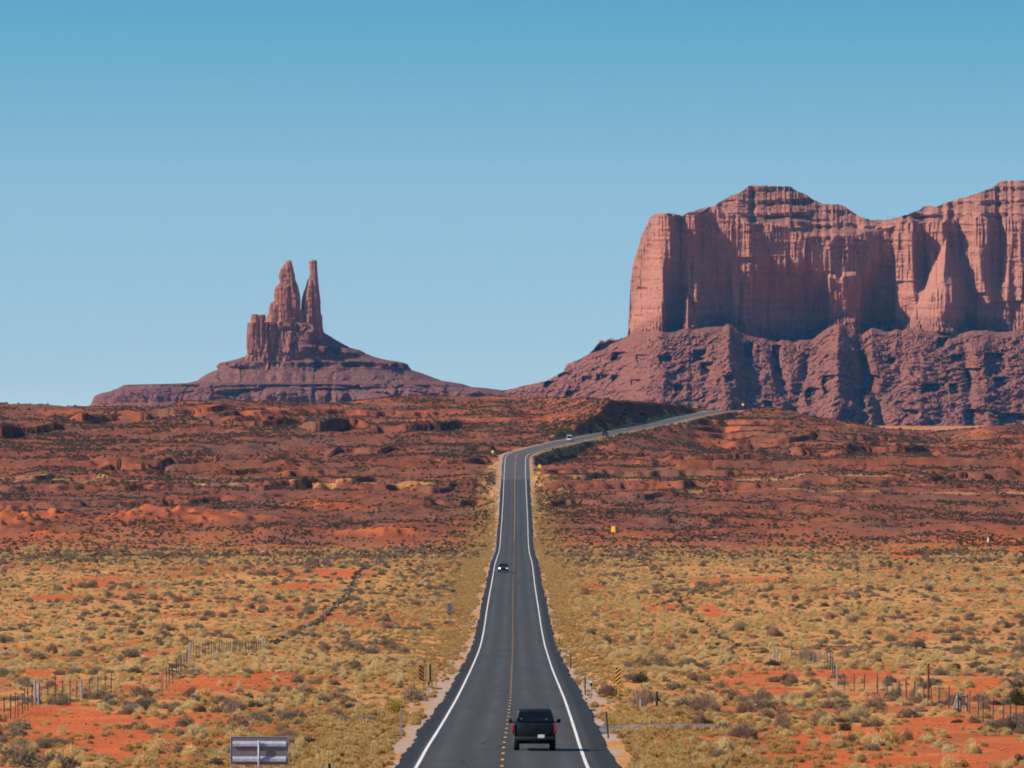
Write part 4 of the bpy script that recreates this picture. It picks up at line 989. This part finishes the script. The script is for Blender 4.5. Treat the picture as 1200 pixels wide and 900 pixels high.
fence('fence', 'wire fence of close thin stays between two pale corner posts on the left field', [(224, 770), (262, 768), (308, 765)], 32, 1.3, 'steel_dark', special=(0, 31), thick=0.04)
fence('fence', 'long wire fence with pale posts along the dark line of brush, left field', [(309, 764), (345, 747), (374, 732), (413, 695), (432, 672), (452, 660), (482, 645)], 16, 1.5, 'galv', thick=0.06, jit=0.1)
fence('fence', 'wire fence of close pale stays across the straw field behind the red clearing', [(907, 775), (940, 777), (968, 781)], 20, 1.35, 'weathered', special=(0,), thick=0.04)
fence('fence', 'short wire fence coming down to a thick double post beside the red clearing', [(970, 783), (976, 794), (981, 806)], 5, 1.5, 'steel_dark', special=(4,))
fence('fence', 'thin wire fence among the tall dry brush behind the timber brace', [(990, 808), (1050, 818), (1112, 834)], 12, 1.35, 'steel_dark', thick=0.04)
fence('fence', 'wire fence of dark posts running from the timber brace to the right edge', [(1136, 838), (1170, 850), (1212, 868)], 9, 1.35, 'steel_dark')
# timber corner brace
p, d = spot(1124, 837); k = d / F
root = empty('corner_brace', p); tag(root, 'weathered timber corner brace of posts and rails in the dry brush', 'fence brace')
for i, (xx, hh) in enumerate(((-2, 20.5), (1, 21), (9.0, 21.5))):
    MB().tube((xx * k, 0, -0.3), (xx * k + 0.02, 0, hh * k), 0.085, 0.075, 8).build('post', M['weathered'], root)
MB().tube((1.3 * k, -0.02, 18.5 * k), (8.9 * k, -0.02, 19 * k), 0.065, n=8).build('rail', M['weathered'], root)
MB().tube((-9 * k, -1.2, 0.0), (-2 * k, -0.02, 19 * k), 0.065, n=8).build('diagonal_strut', M['weathered'], root)
MB().tube((-10 * k, -1.2, 4 * k), (-2 * k, -0.02, 3.2 * k), 0.05, n=8).build('rail', M['weathered'], root)
p, d = spot(769.6, 827); k = d / F
root = empty('braced_post', p); tag(root, 'dark wooden post with a slanting strut right of the round brush', 'post')
MB().tube((0, 0, -0.3), (0, 0, 18.5 * k), 0.09, 0.08, 8).build('post', M['wood_dark'], root); MB().tube((0.05, 0, 11 * k), (9.5 * k, 0, 0.6 * k), 0.05, n=8).build('strut', M['wood_dark'], root)
p, d = spot(751, 827); k = d / F
root = empty('stub_post', p); tag(root, 'short pale stub post in front of the round brush', 'post')
MB().tube((0, 0, -0.3), (0, 0, 10 * k), 0.085, 0.08, 8).build('stake', M['galv'], root)
p, d = spot(1088, 823); k = d / F
root = empty('rusty_pole', p); tag(root, 'tall reddish pole standing among the dry brush', 'pole')
MB().tube((0, 0, -0.4), (0, 0, 43 * k), 0.075, 0.07, 8).build('pole', M['rust'], root); MB().tube((0, 0, 43 * k + 0.002), (0, 0, 44.5 * k), 0.085, 0.04, 8).build('cap', M['rust'], root)

# ----------------------------------------------------------------------------
# plants
# ----------------------------------------------------------------------------
def bush_mesh(name, seed, mat, n, style, size=0.045, height=0.55):
    rg = np.random.default_rng(seed)
    nl = {'sage': 7, 'rabbit': 5, 'dead': 6, 'dark': 7, 'grass': 3, 'hill': 4}[style]
    ang = rg.uniform(0, 2 * np.pi, nl); rad = rg.uniform(0.08, 0.34, nl)
    cx, cy = np.cos(ang) * rad, np.sin(ang) * rad
    lr = rg.uniform(0.16, 0.30, nl); lh = height * rg.uniform(0.62, 1.05, nl) * (1 - 0.7 * rad)
    cx[0] = cy[0] = 0.0; lr[0] = 0.30; lh[0] = height
    k = rg.choice(nl, n, p=(lr ** 2) / np.sum(lr ** 2))
    dirv = rg.normal(size=(n, 3)); dirv[:, 2] = np.abs(dirv[:, 2]); dirv /= np.linalg.norm(dirv, axis=1)[:, None]
    rr = rg.uniform(0.35, 1, n) ** 0.45 * rg.uniform(0.9, 1.12, n)
    p = np.stack([cx[k] + dirv[:, 0] * lr[k] * rr, cy[k] + dirv[:, 1] * lr[k] * rr, dirv[:, 2] * lh[k] * rr], 1)
    if style in ('rabbit', 'grass', 'dead'):
        up = np.stack([p[:, 0] * 0.9, p[:, 1] * 0.9, 0.45 + 0 * p[:, 2]], 1) + 0.16 * rg.normal(size=(n, 3)); ln = size * rg.uniform(1.6, 3.4, n); wd = size * rg.uniform(0.28, 0.5, n)
    else:
        up = dirv + 0.55 * rg.normal(size=(n, 3)); up[:, 2] += 0.4; ln = size * rg.uniform(0.8, 1.8, n); wd = size * rg.uniform(0.45, 0.8, n)
    up /= np.linalg.norm(up, axis=1)[:, None]
    sd = np.cross(up, rg.normal(size=(n, 3))); sd /= np.linalg.norm(sd, axis=1)[:, None]
    a_ = p - up * ln[:, None] * 0.5; b_ = p + up * ln[:, None] * 0.5
    V = np.stack([a_ - sd * wd[:, None] * 0.5, a_ + sd * wd[:, None] * 0.5, b_ + sd * wd[:, None] * 0.32, b_ - sd * wd[:, None] * 0.32], 1).reshape(-1, 3)
    V[:, 2] = np.maximum(V[:, 2], -0.02)
    # inner stems
    ns = 26; t = rg.choice(n, ns); tip = p[t] * 0.92; s2 = np.cross(tip + 1e-3, rg.normal(size=(ns, 3))); s2 /= np.linalg.norm(s2, axis=1)[:, None] + 1e-9
    base = np.stack([cx[k[t]] * 0.25, cy[k[t]] * 0.25, -0.06 + 0 * t], 1)
    Vs = np.stack([base - s2 * 0.012, base + s2 * 0.012, tip + s2 * 0.005, tip - s2 * 0.005], 1).reshape(-1, 3)
    V = np.vstack([V, Vs]); Fq = np.arange(len(V)).reshape(-1, 4)
    return mesh_np(name, V, Fq, [mat], False)

PROTO = {
    'sagebrush': [bush_mesh('sagebrush', 10 + i, M['sage'], 1100, 'sage', 0.048, h) for i, h in enumerate((0.50, 0.42, 0.58, 0.46, 0.38))],
    'rabbitbrush': [bush_mesh('rabbitbrush', 20 + i, M['rabbit'], 1100, 'rabbit', 0.05, h) for i, h in enumerate((0.50, 0.60, 0.42, 0.54))],
    'dry_brush': [bush_mesh('dry_brush', 30 + i, M['dead'], 1200, 'dead', 0.042, h) for i, h in enumerate((0.62, 0.75, 0.52))],
    'dark_shrub': [bush_mesh('dark_shrub', 40 + i, M['dark'], 1100, 'dark', 0.048, h) for i, h in enumerate((0.50, 0.40, 0.44))],
    'grass_tuft': [bush_mesh('grass_tuft', 50 + i, M['grass'], 260, 'grass', 0.10, h) for i, h in enumerate((0.42, 0.32, 0.5))],
    'slope_shrub': [bush_mesh('slope_shrub', 60 + i, M['hill'], 210, 'hill', 0.11, h) for i, h in enumerate((0.55, 0.42, 0.62, 0.36))],
}
JUN = bush_mesh('juniper', 70, M['juniper'], 1500, 'dark', 0.045, 0.85); OLI = bush_mesh('green_bush', 71, M['olive'], 1100, 'rabbit', 0.045, 0.7)

def scatter(n, d0, d1, p0=-180, p1=1380):
    dd = np.sqrt(RNG.uniform(d0 * d0, d1 * d1, n)); px = RNG.uniform(p0, p1, n)
    return (px - 600) / F * dd, dd, px

def line_mask(px, py, pts, w):
    m = np.zeros_like(px)
    for (a0, b0), (a1, b1) in zip(pts, pts[1:]):
        vx, vy = a1 - a0, (b1 - b0); t = np.clip(((px - a0) * vx + (py - b0) * vy) / (vx * vx + vy * vy), 0, 1)
        m = np.maximum(m, 1 - sstep(w * 0.4, w, np.hypot((px - a0 - t * vx) * 0.55, py - b0 - t * vy)))
    return m
LINES = [([(318, 756), (345, 744), (374, 728), (405, 702), (413, 690), (418, 672), (432, 664), (448, 656), (500, 640)], 3.6), ([(765, 712), (800, 700), (830, 690), (868, 684)], 3.4), ([(738, 640), (744, 652), (768, 668), (785, 690), (805, 715), (850, 750), (900, 768)], 2.6), ([(0, 655), (120, 652), (260, 650), (400, 650)], 2.2), ([(760, 622), (900, 640), (1100, 626)], 1.6)]

def density(kind, X, D, px):
    py = HY - ROADZ(D) * F / D; s = np.abs(X - ROADX(D)); bare = bare_mask(X, D)
    hillw = sstep(1860, 2130, D + HB(X, D))
    patch = fbm(X / 14, D / 38, seed=200, octv=3); p2 = fbm(X / 8, D / 26, seed=204, octv=3)
    lines = np.zeros_like(px)
    for pts, w in LINES: lines = np.maximum(lines, line_mask(px, py, pts, w))
    clear = sstep(7.5, 10.5, s + 1.5 * p2) * (1 - 0.86 * bare)
    side_rd = 1 - (np.abs(D - 417 - 0.35 * (X - 4)) < 9) * (X > 4) * (X < 12.5)
    clear = clear * side_rd
    nearw = 1 - sstep(470, 640, D); leftband = (px < 560) * sstep(0, 1, (D - 900) / 200) * (1 - sstep(1500, 1700, D))
    if kind == 'rabbitbrush':
        w = np.clip(0.66 + 1.4 * patch, 0.06, 1) * (1 - 0.4 * leftband) * (1 - 0.4 * nearw)
        return w * clear * (1 - hillw) * (1 - 0.5 * lines) * (1 - 0.72 * sstep(1150, 1900, D))
    if kind == 'sagebrush':
        w = np.clip(0.32 - 1.1 * patch, 0.06, 1) * (1 + 0.8 * leftband)
        return np.clip(w + lines * 0.3, 0, 1) * clear * (1 - hillw * 0.9)
    if kind == 'dark_shrub':
        return np.clip(np.clip(0.16 + 0.7 * p2, 0.04, 1) * (0.22 + 0.9 * nearw) + 0.1 * lines, 0, 1) * clear * (1 - hillw)
    if kind == 'dry_brush':
        right = sstep(640, 800, px) * nearw
        return np.clip(0.10 + 0.55 * right + 0.4 * p2 * right, 0, 1) * clear * (1 - hillw) * sstep(340, 380, D)
    if kind == 'grass_tuft':
        verge = sstep(5.8, 7.2, s + 0.6 * p2) * (1 - sstep(13, 22, s + 5 * p2))
        return np.clip(verge * 0.95 + np.clip(0.34 + 0.6 * p2 + 0.25 * nearw, 0.02, 1) * clear * 0.8, 0, 1) * side_rd * (1 - hillw * (1 - verge * 0.8)) * (1 - 0.4 * bare)
    if kind == 'slope_shrub':
        hump = np.zeros_like(px)
        for hx, hd, hw_, hh, ht in HUMPS:
            hump = np.maximum(hump, np.exp(-(((X - (hx - 600) * hd / F) / hw_) ** 2 + ((D - hd) / hh) ** 2)) * (ht > 1.7))
        clump = fbm(X / 20, D / 40, seed=210, octv=4)
        bank = np.where(D > 2800, (1 - sstep(10, 26, s)) * sstep(6.5, 8.5, s), 0)  # extra dark shrubs added on the road banks to deepen their shade
        return np.maximum(hillw, 0.35 * sstep(1350, 1800, D)) * np.clip(0.42 + 2.0 * clump + lines + bank, 0.05, 1) * sstep(6.0, 8, s) * (1 - 0.75 * hump) * (1 - 0.45 * sstep(3050, 3400, D))

SPEC = {  # kind: candidates, near, far, min size, max size
    'rabbitbrush': (62000, 318, 2250, 0.35, 1.8), 'sagebrush': (17000, 318, 2300, 0.5, 2.6), 'dark_shrub': (9000, 318, 2050, 0.5, 2.3),
    'dry_brush': (5200, 330, 1900, 0.9, 2.3), 'grass_tuft': (120000, 312, 2700, 0.35, 0.95), 'slope_shrub': (260000, 1400, 3660, 0.35, 1.9)}
plants = {}
for kind, (n, d0, d1, s0, s1) in SPEC.items():
    X, D, px = scatter(int(n * 1.13), d0, d1)
    keep = RNG.uniform(0, 1, len(X)) < density(kind, X, D, px)
    X, D, px = X[keep], D[keep], px[keep]
    sz = s0 + (s1 - s0) * RNG.beta(1.25, 3.0, len(X))
    if kind == 'grass_tuft':                      # a thick grassy margin along the road
        n_ = 16000; d_ = np.sqrt(RNG.uniform(312 ** 2, 2500 ** 2, n_)) * 0.5 + RNG.uniform(312, 2500, n_) * 0.5; o_ = (4.9 + RNG.gamma(1.6, 2.0, n_)) * RNG.choice([-1, 1], n_)
        d_ = np.concatenate([d_, RNG.uniform(312, 460, 2600)]); o_ = np.concatenate([o_, (5.0 + RNG.gamma(1.6, 2.2, 2600)) * RNG.choice([-1, 1], 2600)])
        k_ = (np.abs(d_ - 417 - 0.35 * (o_ - 4)) > 9) | (o_ < 0) | (o_ > 12.5); k_ &= np.abs(o_) > 5.15 + 0.9 * vnoise(o_ * 0 + 50 * np.sign(o_), d_ / 22, seed=300)
        X = np.concatenate([X, (ROADX(d_) + o_)[k_]]); D = np.concatenate([D, d_[k_]]); sz = np.concatenate([sz, RNG.uniform(0.25, 0.8, k_.sum())])
    if kind in ('sagebrush', 'dark_shrub'):      # brush caught along the fence and the washes
        for pts, w_, dn in ((LINES[0][0], 1, 0.1 if kind == 'sagebrush' else 0.7), (LINES[1][0], 1, 0.2), (LINES[2][0], 1, 0.12), (LINES[3][0], 1, 0.3)):
            P = np.array([(p_, d_at(b_)) for p_, b_ in pts], float); seg = np.hypot(np.diff((P[:, 0] - 600) / F * P[:, 1]), np.diff(P[:, 1]))
            n_ = int(seg.sum() * dn); t_ = np.sort(RNG.uniform(0, seg.sum(), n_)); cum = np.concatenate([[0], np.cumsum(seg)])
            d_ = np.interp(t_, cum, P[:, 1]); x_ = (np.interp(t_, cum, P[:, 0]) - 600) / F * d_ + RNG.normal(0, 0.35, n_); d_ = d_ + RNG.normal(0, 2, n_)
            X = np.concatenate([X, x_]); D = np.concatenate([D, d_]); sz = np.concatenate([sz, RNG.uniform(0.4, 0.9, n_)])
    if kind == 'slope_shrub': sz = sz * (1.0 + 0.25 * sstep(2400, 3200, D))
    plants[kind] = [X, D, ground_z(X, D), sz, RNG.uniform(0, 2 * np.pi, len(X)), RNG.integers(0, len(PROTO[kind]), len(X)), RNG.uniform(0.65, 1.12, len(X))]

# plants the photograph singles out: kind, px, base row, width px, height factor, mesh, label
def hand(name, cat, mesh, px, py, wpx, hf, label, group=None):
    p, d = spot(px, py); o = link(bpy.data.objects.new(name, mesh)); o.location = p - Vector((0, 0, 0.03))
    s = wpx * d / F; o.scale = (s, s, s * hf); o.rotation_euler = (0, 0, random.uniform(0, 6.28)); tag(o, label, cat, group); return o
SB = 'sagebrush bushes of the field'; DB = 'dry brush of the field'
hand('sagebrush', 'sagebrush', PROTO['sagebrush'][0], 22, 900, 70, 0.95, 'largest grey sagebrush, rounded mound at the left edge in the near corner', SB)
hand('sagebrush', 'sagebrush', PROTO['sagebrush'][3], 66, 903, 62, 0.80, 'wide grey sagebrush joined to the right side of the largest corner mound', SB)
hand('juniper', 'juniper', JUN, 1192, 828, 34, 0.95, 'round dark green juniper bush by the right edge of the field')
hand('dry_brush', 'dry brush', PROTO['dry_brush'][2], 754, 824, 46, 1.0, 'big rounded brown brush between the striped right marker and the braced post', DB)
hand('dry_brush', 'dry brush', PROTO['dry_brush'][0], 712, 815, 30, 1.0, 'rounded brown brush just left of the striped right marker', DB)
hand('green_bush', 'bush', OLI, 463, 836, 28, 0.95, 'yellow green bush above the nearest left verge post')
hand('sagebrush', 'sagebrush', PROTO['sagebrush'][2], 484, 820, 40, 0.75, 'pale green sagebrush low in front of the left striped marker', SB)

WORD = ['nearest', 'second nearest', 'third nearest', 'fourth nearest', 'fifth nearest', 'sixth nearest', 'seventh nearest', 'eighth nearest', 'ninth nearest', 'tenth nearest', 'eleventh nearest', 'twelfth nearest']
MARKS = [('the grey sign panel', 304, 896), ('the left edge fence', 60, 822), ('the pale fence corner', 223, 770), ('the left striped marker', 494, 813), ('the small sign back', 527, 732), ('the left verge post', 470, 864), ('the corner mound', 40, 902),
         ('the side road mouth', 710, 852), ('the braced post', 770, 827), ('the right striped marker', 724, 815), ('the timber brace', 1124, 837), ('the rusty pole', 1088, 823), ('the juniper bush', 1192, 828), ('the double fence post', 981, 806), ('the pale fence', 935, 777),
         ('the side road end', 815, 858), ('the black pickup', 626, 882), ('the far verge post', 552, 731)]
SIZEW = lambda s: 'small' if s < 0.95 else ('medium' if s < 1.4 else 'large')
LOOK = {'sagebrush': ('grey green', 'sagebrush'), 'rabbitbrush': ('straw yellow', 'rabbitbrush'), 'dry_brush': ('brown twiggy', 'dry brush'), 'dark_shrub': ('dark', 'low shrub'), 'grass_tuft': ('golden', 'grass tuft'), 'slope_shrub': ('dark', 'slope shrub')}
GROUP = {'sagebrush': SB, 'rabbitbrush': 'rabbitbrush bushes of the field', 'dry_brush': DB, 'dark_shrub': 'dark low shrubs of the field', 'grass_tuft': 'grass tufts of the verge', 'slope_shrub': 'shrubs on the red slope'}
srcs = {}
COUNT = {'sagebrush': 290, 'rabbitbrush': 298, 'dry_brush': 280, 'dark_shrub': 298, 'grass_tuft': 60, 'slope_shrub': 60}
for kind, (X, D, Z, SZ, ROT, IDX, HF) in plants.items():
    px = 600 + X * F / D; py = HY - Z * F / D
    inview = (px > -12) & (px < 1212) & (py < 903)
    score = np.where(inview, SZ / D, -1)
    order = np.argsort(-score)[:COUNT[kind]]; order = order[score[order] > 0]
    used = np.zeros(len(X), bool); used[order] = True
    buckets = {}
    items = []
    for i in order:
        j = min(range(len(MARKS)), key=lambda q_: ((MARKS[q_][1] - px[i]) ** 2 + 2.5 * (MARKS[q_][2] - py[i]) ** 2))
        nm_, mx, my = MARKS[j]
        if abs(px[i] - mx) > 1.6 * abs(py[i] - my): rel = 'left of' if px[i] < mx else 'right of'
        else: rel = 'behind' if py[i] < my else 'in front of'
        shp = 'tall' if HF[i] > 0.98 else ('flat' if HF[i] < 0.78 else 'round')
        key = (SIZEW(SZ[i]), shp, rel, nm_); dist = math.hypot(px[i] - mx, py[i] - my)
        buckets.setdefault(key, []).append((dist, i))
    names = {}
    lk, ct = LOOK[kind]
    for (sz_, shp, rel, nm_), lst in buckets.items():
        lst.sort()
        for r_, (_, i) in enumerate(lst):
            tail = '' if len(lst) == 1 else (', ' + (WORD[r_] if r_ < len(WORD) else 'farthest'))
            names[i] = f'{sz_} {shp} {lk} {ct} {rel} {nm_}{tail}'
    srcs[kind] = {}
    protos = {}
    for i in order:
        me_ = PROTO[kind][IDX[i]]
        if IDX[i] not in protos:
            o = bpy.data.objects.new(kind, me_); protos[IDX[i]] = o; srcs[kind][int(IDX[i])] = o
        else: o = protos[IDX[i]].copy()
        C.objects.link(o)
        o.location = (X[i], D[i], Z[i] - 0.03 * SZ[i]); o.rotation_euler = (0, 0, ROT[i]); o.scale = (SZ[i], SZ[i], SZ[i] * HF[i])
        o['label'] = names[i]; o['category'] = ct; o['group'] = GROUP[kind]
    plants[kind].append(~used)

def cover(name, kind, mask_extra=None):
    """the uncounted rest of one kind of plant: points that carry copies of its shapes"""
    X, D, Z, SZ, ROT, IDX, HF, rest = plants[kind]
    X, D, Z, SZ, ROT, IDX, HF = [v[rest] for v in (X, D, Z, SZ, ROT, IDX, HF)]
    me_ = bpy.data.meshes.new(name); me_.vertices.add(len(X))
    me_.vertices.foreach_set('co', np.stack([X, D, Z - 0.03 * SZ], 1).astype(np.float32).ravel())
    for nm_, val, ty in (('turn', ROT, 'FLOAT'), ('size', SZ, 'FLOAT'), ('tall', HF, 'FLOAT')):
        me_.attributes.new(nm_, ty, 'POINT').data.foreach_set('value', val.astype(np.float32))
    me_.attributes.new('pick', 'INT', 'POINT').data.foreach_set('value', IDX.astype(np.int32))
    o = link(bpy.data.objects.new(name, me_)); tag(o, kind='stuff')
    ng = bpy.data.node_groups.new(name, 'GeometryNodeTree')
    ng.interface.new_socket('Geometry', in_out='INPUT', socket_type='NodeSocketGeometry'); ng.interface.new_socket('Geometry', in_out='OUTPUT', socket_type='NodeSocketGeometry')
    N = ng.nodes; gi = N.new('NodeGroupInput'); go = N.new('NodeGroupOutput'); ip = N.new('GeometryNodeInstanceOnPoints'); jn = N.new('GeometryNodeJoinGeometry')
    for q_ in sorted(srcs[kind], reverse=True):
        oi = N.new('GeometryNodeObjectInfo'); oi.inputs['Object'].default_value = srcs[kind][q_]; oi.transform_space = 'ORIGINAL'
        g2 = N.new('GeometryNodeGeometryToInstance'); ng.links.new(oi.outputs['Geometry'], g2.inputs[0]); ng.links.new(g2.outputs[0], jn.inputs[0])
    def attr(nm_, ty):
        q_ = N.new('GeometryNodeInputNamedAttribute'); q_.data_type = ty; q_.inputs[0].default_value = nm_; return q_.outputs[0]
    cr = N.new('ShaderNodeCombineXYZ'); ng.links.new(attr('turn', 'FLOAT'), cr.inputs[2])
    cs = N.new('ShaderNodeCombineXYZ'); sz_ = attr('size', 'FLOAT'); mu = N.new('ShaderNodeMath'); mu.operation = 'MULTIPLY'
    ng.links.new(sz_, mu.inputs[0]); ng.links.new(attr('tall', 'FLOAT'), mu.inputs[1])
    ng.links.new(sz_, cs.inputs[0]); ng.links.new(sz_, cs.inputs[1]); ng.links.new(mu.outputs[0], cs.inputs[2])
    ng.links.new(gi.outputs[0], ip.inputs['Points']); ng.links.new(jn.outputs[0], ip.inputs['Instance']); ip.inputs['Pick Instance'].default_value = True
    ng.links.new(attr('pick', 'INT'), ip.inputs['Instance Index']); ng.links.new(cr.outputs[0], ip.inputs['Rotation']); ng.links.new(cs.outputs[0], ip.inputs['Scale'])
    ng.links.new(ip.outputs[0], go.inputs[0])
    md = o.modifiers.new('cover', 'NODES'); md.node_group = ng
    print(name, len(X))
for kind, nm_ in (('rabbitbrush', 'rabbitbrush_cover'), ('sagebrush', 'sagebrush_cover'), ('dark_shrub', 'shrub_cover'), ('dry_brush', 'brush_cover'), ('grass_tuft', 'grass'), ('slope_shrub', 'slope_scrub')):
    cover(nm_, kind)

# loose stones on the bare soil
def stones():
    X, D, px = scatter(26000, 312, 900)
    bare = bare_mask(X, D); k_ = (RNG.uniform(0, 1, len(X)) < 0.12 + 0.75 * bare) & (np.abs(X - ROADX(D)) > 6.5)
    k_ &= ~((np.abs(D - 417 - 0.35 * (X - 4)) < 9) & (X > 4) & (X < 12.5))
    X, D = X[k_], D[k_]; sz = 0.05 + 0.22 * RNG.beta(1.0, 5.0, len(X))
    q_ = NT('stone', 0.95, 0.1); oi = q_.n('ShaderNodeObjectInfo'); q_.color(q_.ramp(oi.outputs['Random'], [(0.0, (0.16, 0.06, 0.035)), (0.6, (0.34, 0.12, 0.055)), (1.0, (0.34, 0.24, 0.18))]))
    me_ = bpy.data.meshes.new('stones'); me_.vertices.add(len(X)); me_.vertices.foreach_set('co', np.stack([X, D, ground_z(X, D) + sz * 0.15], 1).astype(np.float32).ravel())
    me_.attributes.new('size', 'FLOAT', 'POINT').data.foreach_set('value', sz.astype(np.float32)); me_.attributes.new('turn', 'FLOAT', 'POINT').data.foreach_set('value', RNG.uniform(0, 6.28, len(X)).astype(np.float32))
    o = link(bpy.data.objects.new('stones', me_)); tag(o, kind='stuff')
    ng = bpy.data.node_groups.new('stones', 'GeometryNodeTree'); N = ng.nodes
    ng.interface.new_socket('Geometry', in_out='INPUT', socket_type='NodeSocketGeometry'); ng.interface.new_socket('Geometry', in_out='OUTPUT', socket_type='NodeSocketGeometry')
    gi = N.new('NodeGroupInput'); go = N.new('NodeGroupOutput'); ip = N.new('GeometryNodeInstanceOnPoints'); ic = N.new('GeometryNodeMeshIcoSphere'); ic.inputs['Subdivisions'].default_value = 1; ic.inputs['Radius'].default_value = 0.5
    sm = N.new('GeometryNodeSetMaterial'); sm.inputs['Material'].default_value = q_.m
    a1 = N.new('GeometryNodeInputNamedAttribute'); a1.data_type = 'FLOAT'; a1.inputs[0].default_value = 'size'; a2 = N.new('GeometryNodeInputNamedAttribute'); a2.data_type = 'FLOAT'; a2.inputs[0].default_value = 'turn'
    cr = N.new('ShaderNodeCombineXYZ'); sv = N.new('ShaderNodeVectorMath'); sv.operation = 'MULTIPLY'; sv.inputs[1].default_value = (1.0, 0.75, 0.6)
    L_ = ng.links.new; L_(a2.outputs[0], cr.inputs[2]); L_(a2.outputs[0], cr.inputs[0]); L_(a1.outputs[0], sv.inputs[0])
    L_(gi.outputs[0], ip.inputs['Points']); L_(ic.outputs[0], sm.inputs[0]); L_(sm.outputs[0], ip.inputs['Instance']); L_(cr.outputs[0], ip.inputs['Rotation']); L_(sv.outputs[0], ip.inputs['Scale']); L_(ip.outputs[0], go.inputs[0])
    md = o.modifiers.new('scatter', 'NODES'); md.node_group = ng
stones()
